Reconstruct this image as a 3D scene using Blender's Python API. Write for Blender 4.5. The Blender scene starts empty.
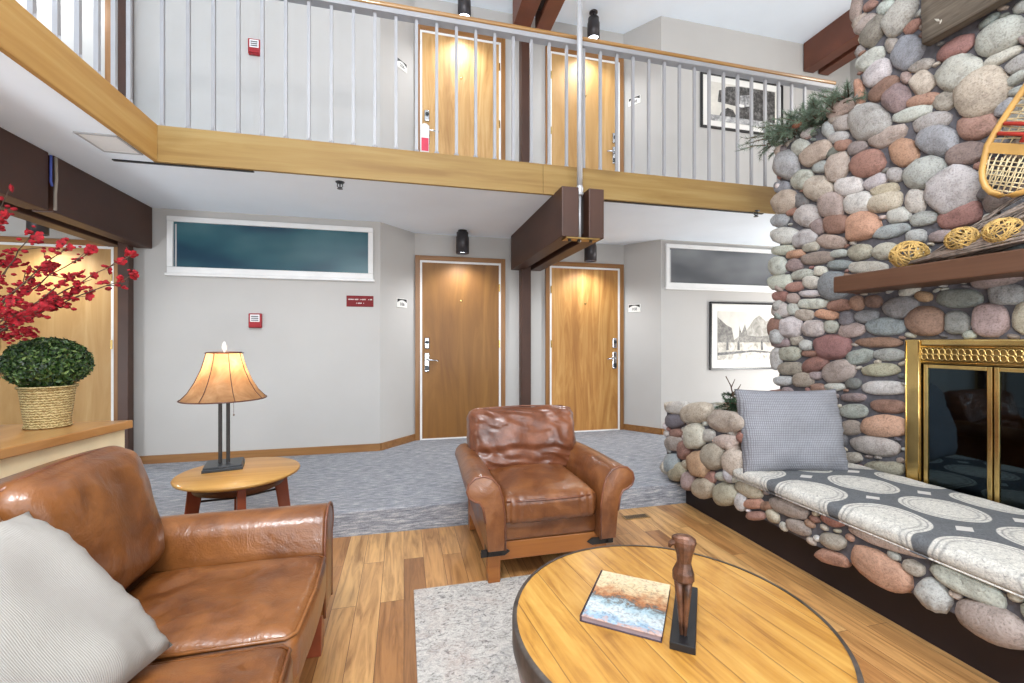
import bpy, bmesh, math, random
import numpy as np
from mathutils import Vector, Matrix, noise, Euler

random.seed(7)
SC = bpy.context.scene
COL = SC.collection
PI = math.pi
R = math.radians

# ------------------------------------------------------------------ survey of the place
F = 440.0
YAW = R(13.8)
SN, CS = math.sin(YAW), math.cos(YAW)
EYE = 1.31


def ray(u, v):
    d = (u - 512) / F
    return Vector((d * CS + SN, -d * SN + CS, (341.5 - v) / F))


def on_x(u, v, x):
    r = ray(u, v)
    return Vector((0, 0, EYE)) + r * (x / r.x)


def on_y(u, v, y):
    r = ray(u, v)
    return Vector((0, 0, EYE)) + r * (y / r.y)


def on_z(u, v, z):
    r = ray(u, v)
    return Vector((0, 0, EYE)) + r * ((z - EYE) / r.z)


# ------------------------------------------------------------------ colour and materials
def lin(c):
    return tuple(((x / 255) / 12.92 if x / 255 <= 0.04045 else ((x / 255 + 0.055) / 1.055) ** 2.4) for x in c)


def rgba(c):
    return (*lin(c), 1.0)


class NT:
    """a small node-tree writer"""

    def __init__(self, name):
        self.m = bpy.data.materials.new(name)
        self.m.use_nodes = True
        self.t = self.m.node_tree
        self.t.nodes.clear()
        self.out = self.n('ShaderNodeOutputMaterial')
        self.b = self.n('ShaderNodeBsdfPrincipled')
        self.l(self.b.outputs[0], self.out.inputs[0])

    def n(self, typ, **kw):
        nd = self.t.nodes.new(typ)
        for k, v in kw.items():
            setattr(nd, k, v)
        return nd

    def l(self, a, b):
        self.t.links.new(a, b)

    def set(self, **kw):
        names = dict(rough='Roughness', metal='Metallic', color='Base Color', coat='Coat Weight', coat_rough='Coat Roughness',
                     spec='Specular IOR Level', sheen='Sheen Weight', trans='Transmission Weight', ior='IOR', sss='Subsurface Weight')
        for k, v in kw.items():
            self.b.inputs[names[k]].default_value = v
        return self

    def coord(self, scale=(1, 1, 1), rot=(0, 0, 0), loc=(0, 0, 0), kind='Object'):
        tc = self.n('ShaderNodeTexCoord')
        mp = self.n('ShaderNodeMapping')
        mp.inputs['Scale'].default_value = scale
        mp.inputs['Rotation'].default_value = rot
        mp.inputs['Location'].default_value = loc
        self.l(tc.outputs[kind], mp.inputs[0])
        return mp.outputs[0]

    def noise(self, vec, scale=5, detail=4, rough=0.55, dist=0.0):
        nd = self.n('ShaderNodeTexNoise')
        nd.inputs['Scale'].default_value = scale
        nd.inputs['Detail'].default_value = detail
        nd.inputs['Roughness'].default_value = rough
        nd.inputs['Distortion'].default_value = dist
        if vec is not None:
            self.l(vec, nd.inputs['Vector'])
        return nd.outputs['Fac']

    def ramp(self, fac, stops):
        nd = self.n('ShaderNodeValToRGB')
        cr = nd.color_ramp
        while len(cr.elements) < len(stops):
            cr.elements.new(0.5)
        for e, (p, c) in zip(cr.elements, stops):
            e.position = p
            e.color = rgba(c) if len(c) == 3 else c
        self.l(fac, nd.inputs[0])
        return nd.outputs[0]

    def mix(self, fac, a, b, mode='MIX'):
        nd = self.n('ShaderNodeMix', data_type='RGBA', blend_type=mode)
        for i, s in ((0, fac), (6, a), (7, b)):
            if hasattr(s, 'node'):
                self.l(s, nd.inputs[i])
            else:
                nd.inputs[i].default_value = s if i == 0 else (rgba(s) if len(s) == 3 else s)
        return nd.outputs[2]

    def math(self, op, a, b=0.0, c=None):
        nd = self.n('ShaderNodeMath', operation=op)
        for i, s in enumerate((a, b, c)):
            if s is None:
                continue
            if hasattr(s, 'node'):
                self.l(s, nd.inputs[i])
            else:
                nd.inputs[i].default_value = s
        return nd.outputs[0]

    def sep(self, vec):
        nd = self.n('ShaderNodeSeparateXYZ')
        self.l(vec, nd.inputs[0])
        return nd.outputs

    def base(self, s):
        self.l(s, self.b.inputs['Base Color'])
        return self

    def rough_from(self, s):
        self.l(s, self.b.inputs['Roughness'])
        return self

    def bump(self, h, strength=0.3, dist=0.01):
        nd = self.n('ShaderNodeBump')
        nd.inputs['Strength'].default_value = strength
        nd.inputs['Distance'].default_value = dist
        self.l(h, nd.inputs['Height'])
        self.l(nd.outputs[0], self.b.inputs['Normal'])
        return self


def plain(name, c, rough=0.6, metal=0.0, var=0.06, scale=6, bump=0.0, **kw):
    m = NT(name)
    v = m.coord()
    f = m.noise(v, scale, 5)
    a = tuple(max(0, x * (1 - var)) for x in c)
    b = tuple(min(255, x * (1 + var)) for x in c)
    m.base(m.ramp(f, [(0.3, a), (0.7, b)]))
    m.set(rough=rough, metal=metal, **kw)
    if bump:
        m.bump(m.noise(v, scale * 12, 3), bump, 0.004)
    return m.m


def wood(name, dark, mid, light, along='Y', grain=22, rough=0.4, stretch=0.06, coat=0.0, knots=False, swirl=0.6):
    m = NT(name)
    s = {'X': (stretch, 1, 1), 'Y': (1, stretch, 1), 'Z': (1, 1, stretch)}[along]
    v = m.coord(scale=s)
    f1 = m.noise(v, grain, 6, 0.6, swirl)
    f2 = m.noise(v, grain * 0.22, 3, 0.5, 1.5)
    f = m.math('ADD', m.math('MULTIPLY', f1, 0.55), m.math('MULTIPLY', f2, 0.45))
    c = m.ramp(f, [(0.34, dark), (0.5, mid), (0.66, light)])
    if knots:
        k = m.n('ShaderNodeTexVoronoi')
        k.inputs['Scale'].default_value = knots
        m.l(m.coord(scale={'X': (.55, 1, 1), 'Y': (1, .55, 1), 'Z': (1, 1, .55)}[along]), k.inputs['Vector'])
        kf = m.ramp(k.outputs['Distance'], [(0.0, (255, 255, 255)), (0.10, (120, 120, 120)), (0.2, (0, 0, 0))])
        c = m.mix(kf, c, tuple(x * 0.62 for x in dark))
    m.base(c)
    m.set(rough=rough, coat=coat)
    m.bump(f1, 0.08, 0.004)
    return m.m


M = {}
M['wall'] = plain('wall_paint', (182, 179, 175), 0.75, var=0.012, scale=2)
M['ceil'] = plain('ceiling_paint', (236, 244, 252), 0.8, var=0.01, scale=2)
M['white'] = plain('white_enamel', (228, 227, 225), 0.45, var=0.02)
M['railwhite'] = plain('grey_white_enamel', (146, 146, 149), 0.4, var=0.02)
M['pine'] = wood('honey_pine', (124, 92, 42), (140, 111, 58), (152, 127, 76), 'X', 16, 0.65, 0.07, 0.0, knots=2.1)
M['pineY'] = wood('honey_pine_lengthwise', (162, 118, 58), (178, 138, 76), (190, 156, 96), 'Y', 16, 0.65, 0.05, 0.0)
M['casing'] = wood('oak_casing', (118, 76, 36), (138, 94, 48), (154, 110, 62), 'Z', 30, 0.4, 0.05, 0.2)
M['casingX'] = wood('oak_casing_level', (118, 76, 36), (138, 94, 48), (154, 110, 62), 'X', 30, 0.4, 0.05, 0.2)
M['handrail'] = wood('handrail_oak', (126, 90, 48), (148, 110, 62), (164, 126, 80), 'X', 30, 0.35, 0.05, 0.3)
M['handrailY'] = wood('handrail_oak_side', (126, 90, 48), (148, 110, 62), (164, 126, 80), 'Y', 30, 0.35, 0.05, 0.3)
M['door_low'] = wood('amber_birch_door', (112, 70, 24), (132, 88, 34), (152, 106, 48), 'Z', 5.5, 0.5, 0.13, 0.0, swirl=1.6)
M['door'] = wood('birch_door', (158, 116, 62), (178, 138, 84), (194, 158, 106), 'Z', 5.5, 0.5, 0.13, 0.0, swirl=1.6)
M['door_b'] = wood('figured_birch_door', (142, 90, 40), (176, 124, 62), (202, 156, 92), 'Z', 8, 0.5, 0.1, 0.0, swirl=2.6)
M['beam'] = plain('brown_stained_beam', (66, 39, 26), 0.5, var=0.10, scale=3, bump=0.1)
M['beam_red'] = plain('red_brown_beam', (104, 58, 40), 0.5, var=0.10, scale=3, bump=0.1)
M['beam_gap'] = plain('dark_gap', (34, 24, 20), 0.7)
M['mantel'] = wood('mantel_timber', (66, 42, 28), (84, 54, 36), (98, 66, 46), 'Y', 12, 0.5, 0.06)
M['counter'] = wood('oak_counter', (156, 104, 50), (174, 122, 66), (188, 138, 82), 'Y', 14, 0.3, 0.06, 0.4)
M['cream'] = plain('cream_panel', (226, 208, 170), 0.6, var=0.03)


def mk_table():
    m = NT('waxed_pine_planks')
    tc = m.n('ShaderNodeTexCoord')
    x, y, z = m.sep(tc.outputs['Object'])
    q = m.math('DIVIDE', y, 0.137)
    row = m.math('FLOOR', q)
    wn = m.n('ShaderNodeTexWhiteNoise', noise_dimensions='1D')
    m.l(row, wn.inputs['W'])
    cb = m.n('ShaderNodeCombineXYZ')
    m.l(m.math('ADD', m.math('MULTIPLY', x, 0.07), m.math('MULTIPLY', wn.outputs['Value'], 9.0)), cb.inputs[0])
    m.l(y, cb.inputs[1])
    g = m.noise(cb.outputs[0], 30, 6, 0.6, 0.8)
    g2 = m.noise(m.coord(scale=(0.35, 1, 1)), 9, 4, 0.6, 1.2)
    f = m.math('ADD', m.math('MULTIPLY', g, 0.6), m.math('MULTIPLY', g2, 0.4))
    c = m.ramp(f, [(0.34, (150, 100, 38)), (0.48, (190, 138, 60)), (0.64, (210, 164, 84))])
    c = m.mix(0.35, c, m.ramp(wn.outputs['Value'], [(0.0, (206, 190, 176)), (1.0, (255, 255, 255))]), 'MULTIPLY')
    vo = m.n('ShaderNodeTexVoronoi')
    vo.inputs['Scale'].default_value = 6.0
    m.l(m.coord(scale=(0.55, 1, 1)), vo.inputs['Vector'])
    c = m.mix(m.ramp(vo.outputs['Distance'], [(0.0, (255, 255, 255)), (0.07, (120, 120, 120)), (0.14, (0, 0, 0))]), c, (84, 48, 16))
    fr = m.math('ABSOLUTE', m.math('SUBTRACT', m.math('FRACT', q), 0.5))
    seam = m.ramp(fr, [(0.484, (0, 0, 0)), (0.496, (255, 255, 255))])
    c = m.mix(m.math('MULTIPLY', seam, 0.7), c, (96, 60, 26))
    m.base(c)
    m.set(rough=0.36, coat=0.25, coat_rough=0.22)
    m.bump(m.math('SUBTRACT', m.math('MULTIPLY', f, 0.5), seam), 0.3, 0.003)
    return m.m


M['table'] = mk_table()
M['side_oak'] = wood('golden_oak_table', (150, 104, 46), (176, 130, 66), (194, 150, 84), 'X', 14, 0.4, 0.06, 0.1)
M['redwood'] = plain('cherry_red_leg', (128, 62, 38), 0.35, var=0.15, coat=0.3)
M['walnut'] = plain('dark_walnut', (84, 48, 30), 0.4, var=0.15)
M['iron'] = plain('blackened_iron', (58, 54, 52), 0.45, 0.7, var=0.15, scale=20)
M['rim'] = plain('grey_iron_band', (96, 88, 82), 0.45, 0.6, var=0.25, scale=14)
M['black'] = plain('black_lacquer', (26, 26, 28), 0.35)
M['slate'] = plain('slate_metal', (62, 66, 70), 0.35, 0.6)
M['can'] = plain('bronze_can', (62, 58, 60), 0.4, 0.4)
M['chrome'] = plain('brushed_chrome', (196, 198, 202), 0.22, 1.0)
M['brass'] = plain('polished_brass', (218, 188, 122), 0.24, 1.0, var=0.10, scale=9)
M['brass_dark'] = plain('brass_tracery', (140, 114, 70), 0.35, 0.9, var=0.2)
M['steel'] = plain('painted_steel_rod', (176, 176, 178), 0.35, 0.3)
M['red'] = plain('red_plastic', (150, 14, 26), 0.5)
M['redsign'] = plain('red_sign', (116, 3, 12), 0.7)
M['mat_board'] = plain('mat_board', (226, 224, 218), 0.7, var=0.01)
M['tagpaper'] = plain('tag_paper', (228, 226, 226), 0.7)
M['tagpink'] = plain('tag_pink', (206, 62, 84), 0.6)
M['bluewire'] = plain('blue_wire', (70, 84, 160), 0.5)
M['greywire'] = plain('grey_cord', (150, 140, 128), 0.6)
M['twig'] = plain('grey_twig', (134, 120, 110), 0.8, var=0.25, scale=30)
M['wicker'] = plain('golden_wicker', (190, 156, 92), 0.6, var=0.2, scale=25)
M['needle'] = plain('pine_needles', (92, 108, 90), 0.7, var=0.35, scale=14)
M['needle_dark'] = plain('dark_spruce_needles', (44, 70, 46), 0.7, var=0.3, scale=14)
M['stem'] = plain('brown_stem', (84, 62, 48), 0.8, var=0.2)
M['blossom'] = plain('red_silk_petal', (140, 4, 22), 0.8, var=0.22, scale=30)
M['pistil'] = plain('dark_pistil', (70, 12, 18), 0.6)
M['glassteal'] = plain('teal_glazed_vase', (96, 160, 172), 0.15)
M['snowwood'] = plain('varnished_ash', (196, 152, 84), 0.4, var=0.1)
M['rawhide'] = plain('rawhide_lacing', (214, 196, 156), 0.6, var=0.1)
M['redstrap'] = plain('red_binding', (178, 52, 40), 0.6)
M['pages'] = plain('paper_edge', (142, 124, 126), 0.8)
M['spine'] = plain('book_spine', (70, 58, 66), 0.5)
M['bronze'] = plain('carved_bronze_wood', (76, 50, 36), 0.32, 0.25, var=0.5, scale=28, bump=0.3)
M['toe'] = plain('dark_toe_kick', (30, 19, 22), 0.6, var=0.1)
M['firebox'] = plain('sooty_firebox', (26, 24, 26), 0.9)
M['vent'] = plain('floor_register', (150, 120, 78), 0.4, 0.4)
M['plug'] = plain('grey_plastic', (170, 170, 170), 0.5)
M['ink'] = plain('black_ink', (34, 34, 36), 0.6)


def mk_leather(name, dark, mid, light, rough=0.3):
    m = NT(name)
    v = m.coord()
    f = m.noise(v, 5, 6, 0.62, 0.5)
    m.base(m.ramp(f, [(0.30, dark), (0.5, mid), (0.72, light)]))
    cr = m.noise(m.coord(scale=(1, 1, 1)), 9, 4, 0.6, 1.2)
    vo = m.n('ShaderNodeTexVoronoi', feature='DISTANCE_TO_EDGE')
    vo.inputs['Scale'].default_value = 90
    m.l(v, vo.inputs['Vector'])
    h = m.math('ADD', m.math('MULTIPLY', cr, 1.0), m.math('MULTIPLY', vo.outputs['Distance'], 0.12))
    m.bump(h, 0.4, 0.012)
    m.l(m.b.inputs['Normal'].links[0].from_socket, m.b.inputs['Coat Normal'])
    m.rough_from(m.math('ADD', m.math('MULTIPLY', f, 0.22), rough - 0.06))
    m.set(spec=0.5, coat=0.35, coat_rough=0.14)
    return m.m


M['leather'] = mk_leather('saddle_leather', (84, 44, 18), (116, 68, 30), (144, 90, 44))
M['leather_dark'] = mk_leather('worn_brown_leather', (78, 42, 26), (112, 64, 40), (142, 88, 60), 0.34)
M['leather_arm'] = mk_leather('armchair_leather', (92, 50, 24), (120, 71, 36), (146, 94, 52), 0.36)
M['rail'] = wood('orange_pine_rail', (132, 74, 28), (152, 92, 38), (166, 108, 54), 'X', 14, 0.4, 0.08, 0.2)


def mk_floor():
    m = NT('oak_plank_floor')
    v = m.coord(rot=(0, 0, PI / 2))
    br = m.n('ShaderNodeTexBrick', offset=0.37, offset_frequency=2)
    br.inputs['Color1'].default_value = (0, 0, 0, 1)
    br.inputs['Color2'].default_value = (1, 1, 1, 1)
    br.inputs['Mortar'].default_value = (0.5, 0.5, 0.5, 1)
    br.inputs['Scale'].default_value = 1
    br.inputs['Mortar Size'].default_value = 0.0012
    br.inputs['Brick Width'].default_value = 1.15
    br.inputs['Row Height'].default_value = 0.115
    m.l(v, br.inputs['Vector'])
    tone = m.ramp(br.outputs['Color'], [(0.0, (150, 106, 68)), (0.2, (186, 134, 82)), (0.5, (216, 166, 106)), (0.8, (226, 182, 122)), (1.0, (200, 146, 90))])
    # every plank its own grain: shift the grain by the plank's random tone
    tc = m.n('ShaderNodeTexCoord')
    cb = m.n('ShaderNodeVectorMath', operation='ADD')
    m.l(tc.outputs['Object'], cb.inputs[0])
    sc = m.n('ShaderNodeVectorMath', operation='SCALE')
    sc.inputs['Scale'].default_value = 13.0
    m.l(br.outputs['Color'], sc.inputs[0])
    m.l(sc.outputs[0], cb.inputs[1])
    mp = m.n('ShaderNodeMapping')
    mp.inputs['Scale'].default_value = (1, 0.09, 1)
    m.l(cb.outputs[0], mp.inputs[0])
    g = m.noise(mp.outputs[0], 26, 7, 0.6, 1.0)
    gr = m.ramp(g, [(0.3, (150, 130, 112)), (0.55, (232, 226, 220)), (0.75, (255, 252, 246))])
    c = m.mix(0.85, tone, gr, 'MULTIPLY')
    c = m.mix(br.outputs['Fac'], c, (92, 60, 36))
    m.base(c)
    m.set(rough=0.3, coat=0.15, coat_rough=0.2)
    m.bump(m.math('SUBTRACT', m.math('MULTIPLY', g, 0.2), br.outputs['Fac']), 0.15, 0.002)
    return m.m


M['floor'] = mk_floor()


def mk_carpet():
    m = NT('grey_ribbed_carpet')
    v = m.coord(scale=(11, 95, 95))
    f = m.noise(v, 1.0, 5, 0.7)
    w = m.noise(m.coord(), 160, 2)
    s = m.math('ADD', m.math('MULTIPLY', f, 0.75), m.math('MULTIPLY', w, 0.25))
    m.base(m.ramp(s, [(0.33, (92, 95, 103)), (0.5, (142, 144, 150)), (0.66, (194, 192, 190))]))
    m.set(rough=0.95, spec=0.1)
    m.bump(s, 0.6, 0.01)
    return m.m


M['carpet'] = mk_carpet()


def mk_rug():
    m = NT('faded_oriental_rug')
    v = m.coord()
    big = m.noise(v, 3.2, 5, 0.7, 0.6)
    mid = m.noise(m.coord(scale=(1, 1.6, 1)), 24, 6, 0.75, 1.6)
    fine = m.noise(v, 120, 3, 0.8)
    vo = m.n('ShaderNodeTexVoronoi', feature='DISTANCE_TO_EDGE')
    vo.inputs['Scale'].default_value = 17
    m.l(v, vo.inputs['Vector'])
    line = m.ramp(vo.outputs['Distance'], [(0.02, (255, 255, 255)), (0.09, (0, 0, 0))])
    base = m.ramp(mid, [(0.36, (122, 118, 116)), (0.45, (190, 185, 178)), (0.6, (220, 215, 207)), (0.75, (206, 192, 180))])
    base = m.mix(m.ramp(big, [(0.5, (0, 0, 0)), (0.66, (170, 170, 170))]), base, (186, 160, 148))
    k = m.n('ShaderNodeMix', data_type='RGBA', blend_type='MULTIPLY')
    wear = m.math('MULTIPLY', m.ramp(m.noise(v, 7, 4), [(0.48, (0, 0, 0)), (0.62, (255, 255, 255))]), 0.3)
    base = m.mix(m.math('MULTIPLY', wear, line), base, (110, 112, 122))
    c = m.mix(0.35, base, m.ramp(fine, [(0.35, (120, 120, 120)), (0.65, (255, 255, 255))]), 'MULTIPLY')
    m.base(c)
    m.set(rough=0.95, spec=0.1)
    m.bump(fine, 0.4, 0.004)
    return m.m


M['rug'] = mk_rug()


def mk_stone():
    m = NT('river_stone')
    at = m.n('ShaderNodeAttribute', attribute_name='tone')
    v = m.coord()
    f = m.noise(v, 14, 7, 0.65, 0.4)
    sp = m.noise(v, 110, 4, 0.7)
    c = m.mix(0.75, at.outputs['Color'], m.ramp(f, [(0.28, (158, 150, 145)), (0.5, (236, 233, 230)), (0.75, (255, 255, 255))]), 'MULTIPLY')
    c = m.mix(0.55, c, m.ramp(sp, [(0.34, (120, 116, 112)), (0.5, (240, 240, 240)), (0.7, (255, 255, 255))]), 'MULTIPLY')
    m.base(c)
    m.set(rough=0.6, spec=0.35)
    m.bump(m.math('ADD', m.math('MULTIPLY', f, 0.65), m.math('MULTIPLY', sp, 0.35)), 0.9, 0.016)
    return m.m


M['stone'] = mk_stone()
M['mortar'] = plain('grey_mortar', (88, 86, 91), 0.9, var=0.16, scale=24, bump=0.5)


def mk_glass(name, tint, gloss_rough=0.03):
    """clear dark pane: mirror-like skin over a tinted see-through body"""
    m = NT(name)
    m.t.nodes.remove(m.b)
    tr = m.n('ShaderNodeBsdfTransparent')
    tr.inputs[0].default_value = rgba(tint)
    gl = m.n('ShaderNodeBsdfGlossy')
    gl.inputs['Roughness'].default_value = gloss_rough
    gl.inputs[0].default_value = rgba((190, 214, 226))
    fr = m.n('ShaderNodeFresnel')
    fr.inputs[0].default_value = 1.75
    mx = m.n('ShaderNodeMixShader')
    m.l(fr.outputs[0], mx.inputs[0])
    m.l(tr.outputs[0], mx.inputs[1])
    m.l(gl.outputs[0], mx.inputs[2])
    m.l(mx.outputs[0], m.out.inputs[0])
    return m.m


M['fireglass'] = mk_glass('smoked_fire_glass', (110, 128, 140))


def mk_transom(name, a, b, c3):
    m = NT(name)
    v = m.coord(scale=(1, 1, 2.2))
    f = m.noise(v, 1.3, 2, 0.4)
    m.base(m.ramp(f, [(0.35, a), (0.5, b), (0.65, c3)]))
    m.set(rough=0.22, spec=0.5)
    return m.m


M['teal'] = mk_transom('teal_obscure_glass', (36, 66, 84), (52, 92, 102), (72, 108, 116))
M['greyglass'] = mk_transom('grey_obscure_glass', (84, 86, 90), (104, 106, 109), (120, 122, 124))


def mk_medallion():
    """charcoal cloth with pale lace-filled medallions and small diamonds between them"""
    m = NT('medallion_bench_cloth')
    tc = m.n('ShaderNodeTexCoord')
    x, y, z = m.sep(tc.outputs['Object'])
    u = m.math('DIVIDE', m.math('ADD', m.math('SUBTRACT', x, z), 0.40), 0.355)   # the print runs on over the front edge
    v = m.math('DIVIDE', m.math('SUBTRACT', y, 0.20), 0.38)

    def off(q, d):
        return m.math('SUBTRACT', m.math('FRACT', m.math('ADD', q, 0.5 + d)), 0.5)

    a, b = off(u, 0.0), off(v, 0.0)
    d = m.math('SQRT', m.math('ADD', m.math('MULTIPLY', a, a), m.math('MULTIPLY', b, b)))
    vv = m.coord()
    lace = m.noise(vv, 70, 4, 0.75, 1.4)
    d = m.math('ADD', d, m.math('MULTIPLY', m.math('SUBTRACT', lace, 0.5), 0.012))
    inside = m.ramp(d, [(0.425, (255, 255, 255)), (0.435, (0, 0, 0))])
    rings = m.ramp(d, [(0.0, (40, 40, 40)), (0.10, (0, 0, 0)), (0.30, (0, 0, 0)), (0.325, (190, 190, 190)), (0.345, (0, 0, 0)), (0.37, (0, 0, 0)), (0.385, (220, 220, 220)), (0.40, (0, 0, 0))])
    vo = m.n('ShaderNodeTexVoronoi', feature='DISTANCE_TO_EDGE')
    vo.inputs['Scale'].default_value = 30
    m.l(vv, vo.inputs['Vector'])
    vein = m.ramp(vo.outputs['Distance'], [(0.03, (120, 120, 120)), (0.10, (0, 0, 0))])
    oval = m.ramp(lace, [(0.30, (132, 130, 128)), (0.45, (190, 186, 178)), (0.6, (214, 210, 200))])
    oval = m.mix(vein, oval, (120, 118, 116))
    oval = m.mix(rings, oval, (104, 104, 106))
    a2, b2 = off(u, 0.5), off(v, 0.5)
    small = m.math('ADD', m.math('MULTIPLY', m.math('ABSOLUTE', a2), 1.0), m.math('MULTIPLY', m.math('ABSOLUTE', b2), 1.5))
    diamond = m.ramp(small, [(0.125, (255, 255, 255)), (0.135, (0, 0, 0))])
    ground = m.mix(diamond, m.ramp(lace, [(0.3, (84, 86, 89)), (0.7, (112, 113, 115))]), (196, 192, 186))
    m.base(m.mix(inside, ground, oval))
    m.set(rough=0.9, spec=0.15)
    m.bump(m.noise(vv, 260, 2), 0.25, 0.003)
    return m.m


M['medallion'] = mk_medallion()


def mk_waffle(name, lo, hi, freq, strength, stripe=False):
    m = NT(name)
    tc = m.n('ShaderNodeTexCoord')
    x, y, z = m.sep(tc.outputs['Object'])
    sx = m.math('ABSOLUTE', m.math('SINE', m.math('MULTIPLY', x, freq)))
    sy = m.math('ABSOLUTE', m.math('SINE', m.math('MULTIPLY', y, freq)))
    h = sx if stripe else m.math('MULTIPLY', sx, sy)
    n = m.noise(tc.outputs['Object'], 40, 4)
    hh = m.math('ADD', m.math('MULTIPLY', h, 0.8), m.math('MULTIPLY', n, 0.3))
    m.base(m.ramp(hh, [(0.1, lo), (0.75, hi)]))
    m.set(rough=0.9, spec=0.15)
    m.bump(h, strength, 0.004)
    return m.m


M['waffle'] = mk_waffle('grey_waffle_cloth', (106, 106, 111), (152, 152, 157), 300, 0.5)
M['corduroy'] = mk_waffle('oat_ribbed_cloth', (142, 137, 131), (166, 161, 154), 780, 0.3, True)


def mk_basket():
    m = NT('woven_seagrass')
    v = m.coord()
    w = m.n('ShaderNodeTexWave', bands_direction='Z')
    w.inputs['Scale'].default_value = 22
    w.inputs['Distortion'].default_value = 5
    w.inputs['Detail'].default_value = 3
    w.inputs['Detail Scale'].default_value = 4
    m.l(v, w.inputs['Vector'])
    m.base(m.ramp(w.outputs['Fac'], [(0.1, (150, 122, 70)), (0.5, (200, 176, 116)), (0.9, (226, 206, 152))]))
    m.set(rough=0.8)
    m.bump(w.outputs['Fac'], 0.7, 0.01)
    return m.m


M['basket'] = mk_basket()


def mk_leaf():
    m = NT('boxwood_leaf')
    g = m.n('ShaderNodeNewGeometry')
    m.base(m.ramp(g.outputs['Random Per Island'], [(0.0, (24, 44, 18)), (0.5, (44, 72, 28)), (0.8, (72, 102, 44)), (1.0, (128, 150, 84))]))
    m.set(rough=0.4)
    return m.m


M['leaf'] = mk_leaf()


def mk_shade():
    m = NT('hide_lampshade')
    v = m.coord()
    f = m.noise(v, 9, 5, 0.6, 0.8)
    col = m.ramp(f, [(0.3, (158, 116, 76)), (0.5, (182, 140, 98)), (0.72, (204, 166, 122))])
    m.base(col)
    m.set(rough=0.8)
    tr = m.n('ShaderNodeBsdfTranslucent')
    m.l(col, tr.inputs[0])
    mx = m.n('ShaderNodeMixShader')
    mx.inputs[0].default_value = 0.5
    m.l(m.b.outputs[0], mx.inputs[1])
    m.l(tr.outputs[0], mx.inputs[2])
    m.l(mx.outputs[0], m.out.inputs[0])
    return m.m


M['shade'] = mk_shade()


def mk_glow(name, c, s):
    m = NT(name)
    m.b.inputs['Emission Color'].default_value = rgba(c)
    m.b.inputs['Emission Strength'].default_value = s
    return m.m


M['bulb'] = mk_glow('lit_bulb', (236, 244, 255), 7)
M['bulb_warm'] = mk_glow('lit_warm_bulb', (255, 224, 184), 5)


def mk_cover():
    m = NT('illustrated_cover')
    tc = m.n('ShaderNodeTexCoord')
    x, y, z = m.sep(tc.outputs['Object'])
    n1 = m.noise(tc.outputs['Object'], 30, 5, 0.7, 0.5)
    n2 = m.noise(tc.outputs['Object'], 85, 4, 0.7)
    t = m.math('ADD', m.math('MULTIPLY', m.math('ADD', y, 0.146), 3.42), m.math('MULTIPLY', m.math('SUBTRACT', n1, 0.5), 0.62))
    c = m.ramp(t, [(0.0, (196, 168, 160)), (0.07, (142, 178, 206)), (0.2, (206, 214, 216)), (0.36, (160, 190, 204)), (0.45, (108, 100, 92)),
                   (0.52, (176, 116, 72)), (0.64, (196, 162, 124)), (0.74, (218, 198, 160)), (1.0, (226, 208, 176))])
    c = m.mix(0.5, c, m.ramp(n2, [(0.38, (96, 70, 60)), (0.48, (226, 216, 206)), (0.7, (255, 250, 240))]), 'MULTIPLY')
    m.base(c)
    m.set(rough=0.3)
    return m.m


M['cover'] = mk_cover()


def mk_print(name, lo, mid, hi, sc):
    m = NT(name)
    v = m.coord()
    a = m.noise(v, sc, 6, 0.7, 0.4)
    m.base(m.ramp(a, [(0.36, lo), (0.5, mid), (0.62, hi)]))
    m.set(rough=0.5)
    return m.m


M['p_sky'] = plain('print_sky', (206, 202, 192), 0.6, var=0.05, scale=8)
M['p_mount'] = mk_print('print_mountain', (120, 116, 108), (152, 148, 140), (178, 174, 166), 9)
M['p_forest'] = mk_print('print_forest', (78, 74, 70), (112, 108, 102), (140, 136, 128), 26)
M['p_road'] = mk_print('print_snow_road', (120, 114, 104), (176, 170, 158), (206, 200, 190), 14)
M['p_dark'] = mk_print('print_dark', (36, 35, 34), (66, 64, 62), (112, 110, 108), 22)
M['p_grey'] = mk_print('print_grey', (96, 96, 96), (150, 150, 150), (196, 196, 194), 16)
M['board'] = wood('weathered_board', (66, 57, 48), (98, 88, 76), (122, 112, 99), 'Y', 26, 0.9, 0.09, knots=3.0, swirl=1.5)
M['board_cut'] = plain('pale_cut', (176, 170, 158), 0.8)


# ------------------------------------------------------------------ geometry helpers
def smooth(me, on=True):
    me.polygons.foreach_set('use_smooth', [on] * len(me.polygons))


def link(o, parent=None):
    COL.objects.link(o)
    if parent is not None:
        o.parent = parent
    return o


def obj(name, bm, mat, parent=None, sm=False, bevel=0.0, sub=0, loc=None, rot=None, seg=2):
    me = bpy.data.meshes.new(name)
    bmesh.ops.recalc_face_normals(bm, faces=bm.faces)
    bm.to_mesh(me)
    bm.free()
    me.materials.append(mat)
    smooth(me, sm)
    o = bpy.data.objects.new(name, me)
    link(o, parent)
    if loc:
        o.location = loc
    if rot:
        o.rotation_euler = rot
    if bevel:
        b = o.modifiers.new('bevel', 'BEVEL')
        b.width = bevel
        b.segments = seg
        b.limit_method = 'ANGLE'
        b.angle_limit = R(40)
    if sub:
        s = o.modifiers.new('sub', 'SUBSURF')
        s.levels = sub
        s.render_levels = sub
    return o


def thing(name, label, cat, loc=(0, 0, 0), rotz=0.0, group=None):
    o = bpy.data.objects.new(name, None)
    COL.objects.link(o)
    o.location = loc
    o.rotation_euler = (0, 0, rotz)
    o.empty_display_size = 0.1
    return tag(o, label, cat, group)


def tag(o, label, cat, group=None):
    o['label'] = label
    o['category'] = cat
    if group:
        o['group'] = group
    return o


def struct(o, label=None):
    o['kind'] = 'structure'
    if label:
        o['label'] = label
    return o


def B():
    return bmesh.new()


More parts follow.
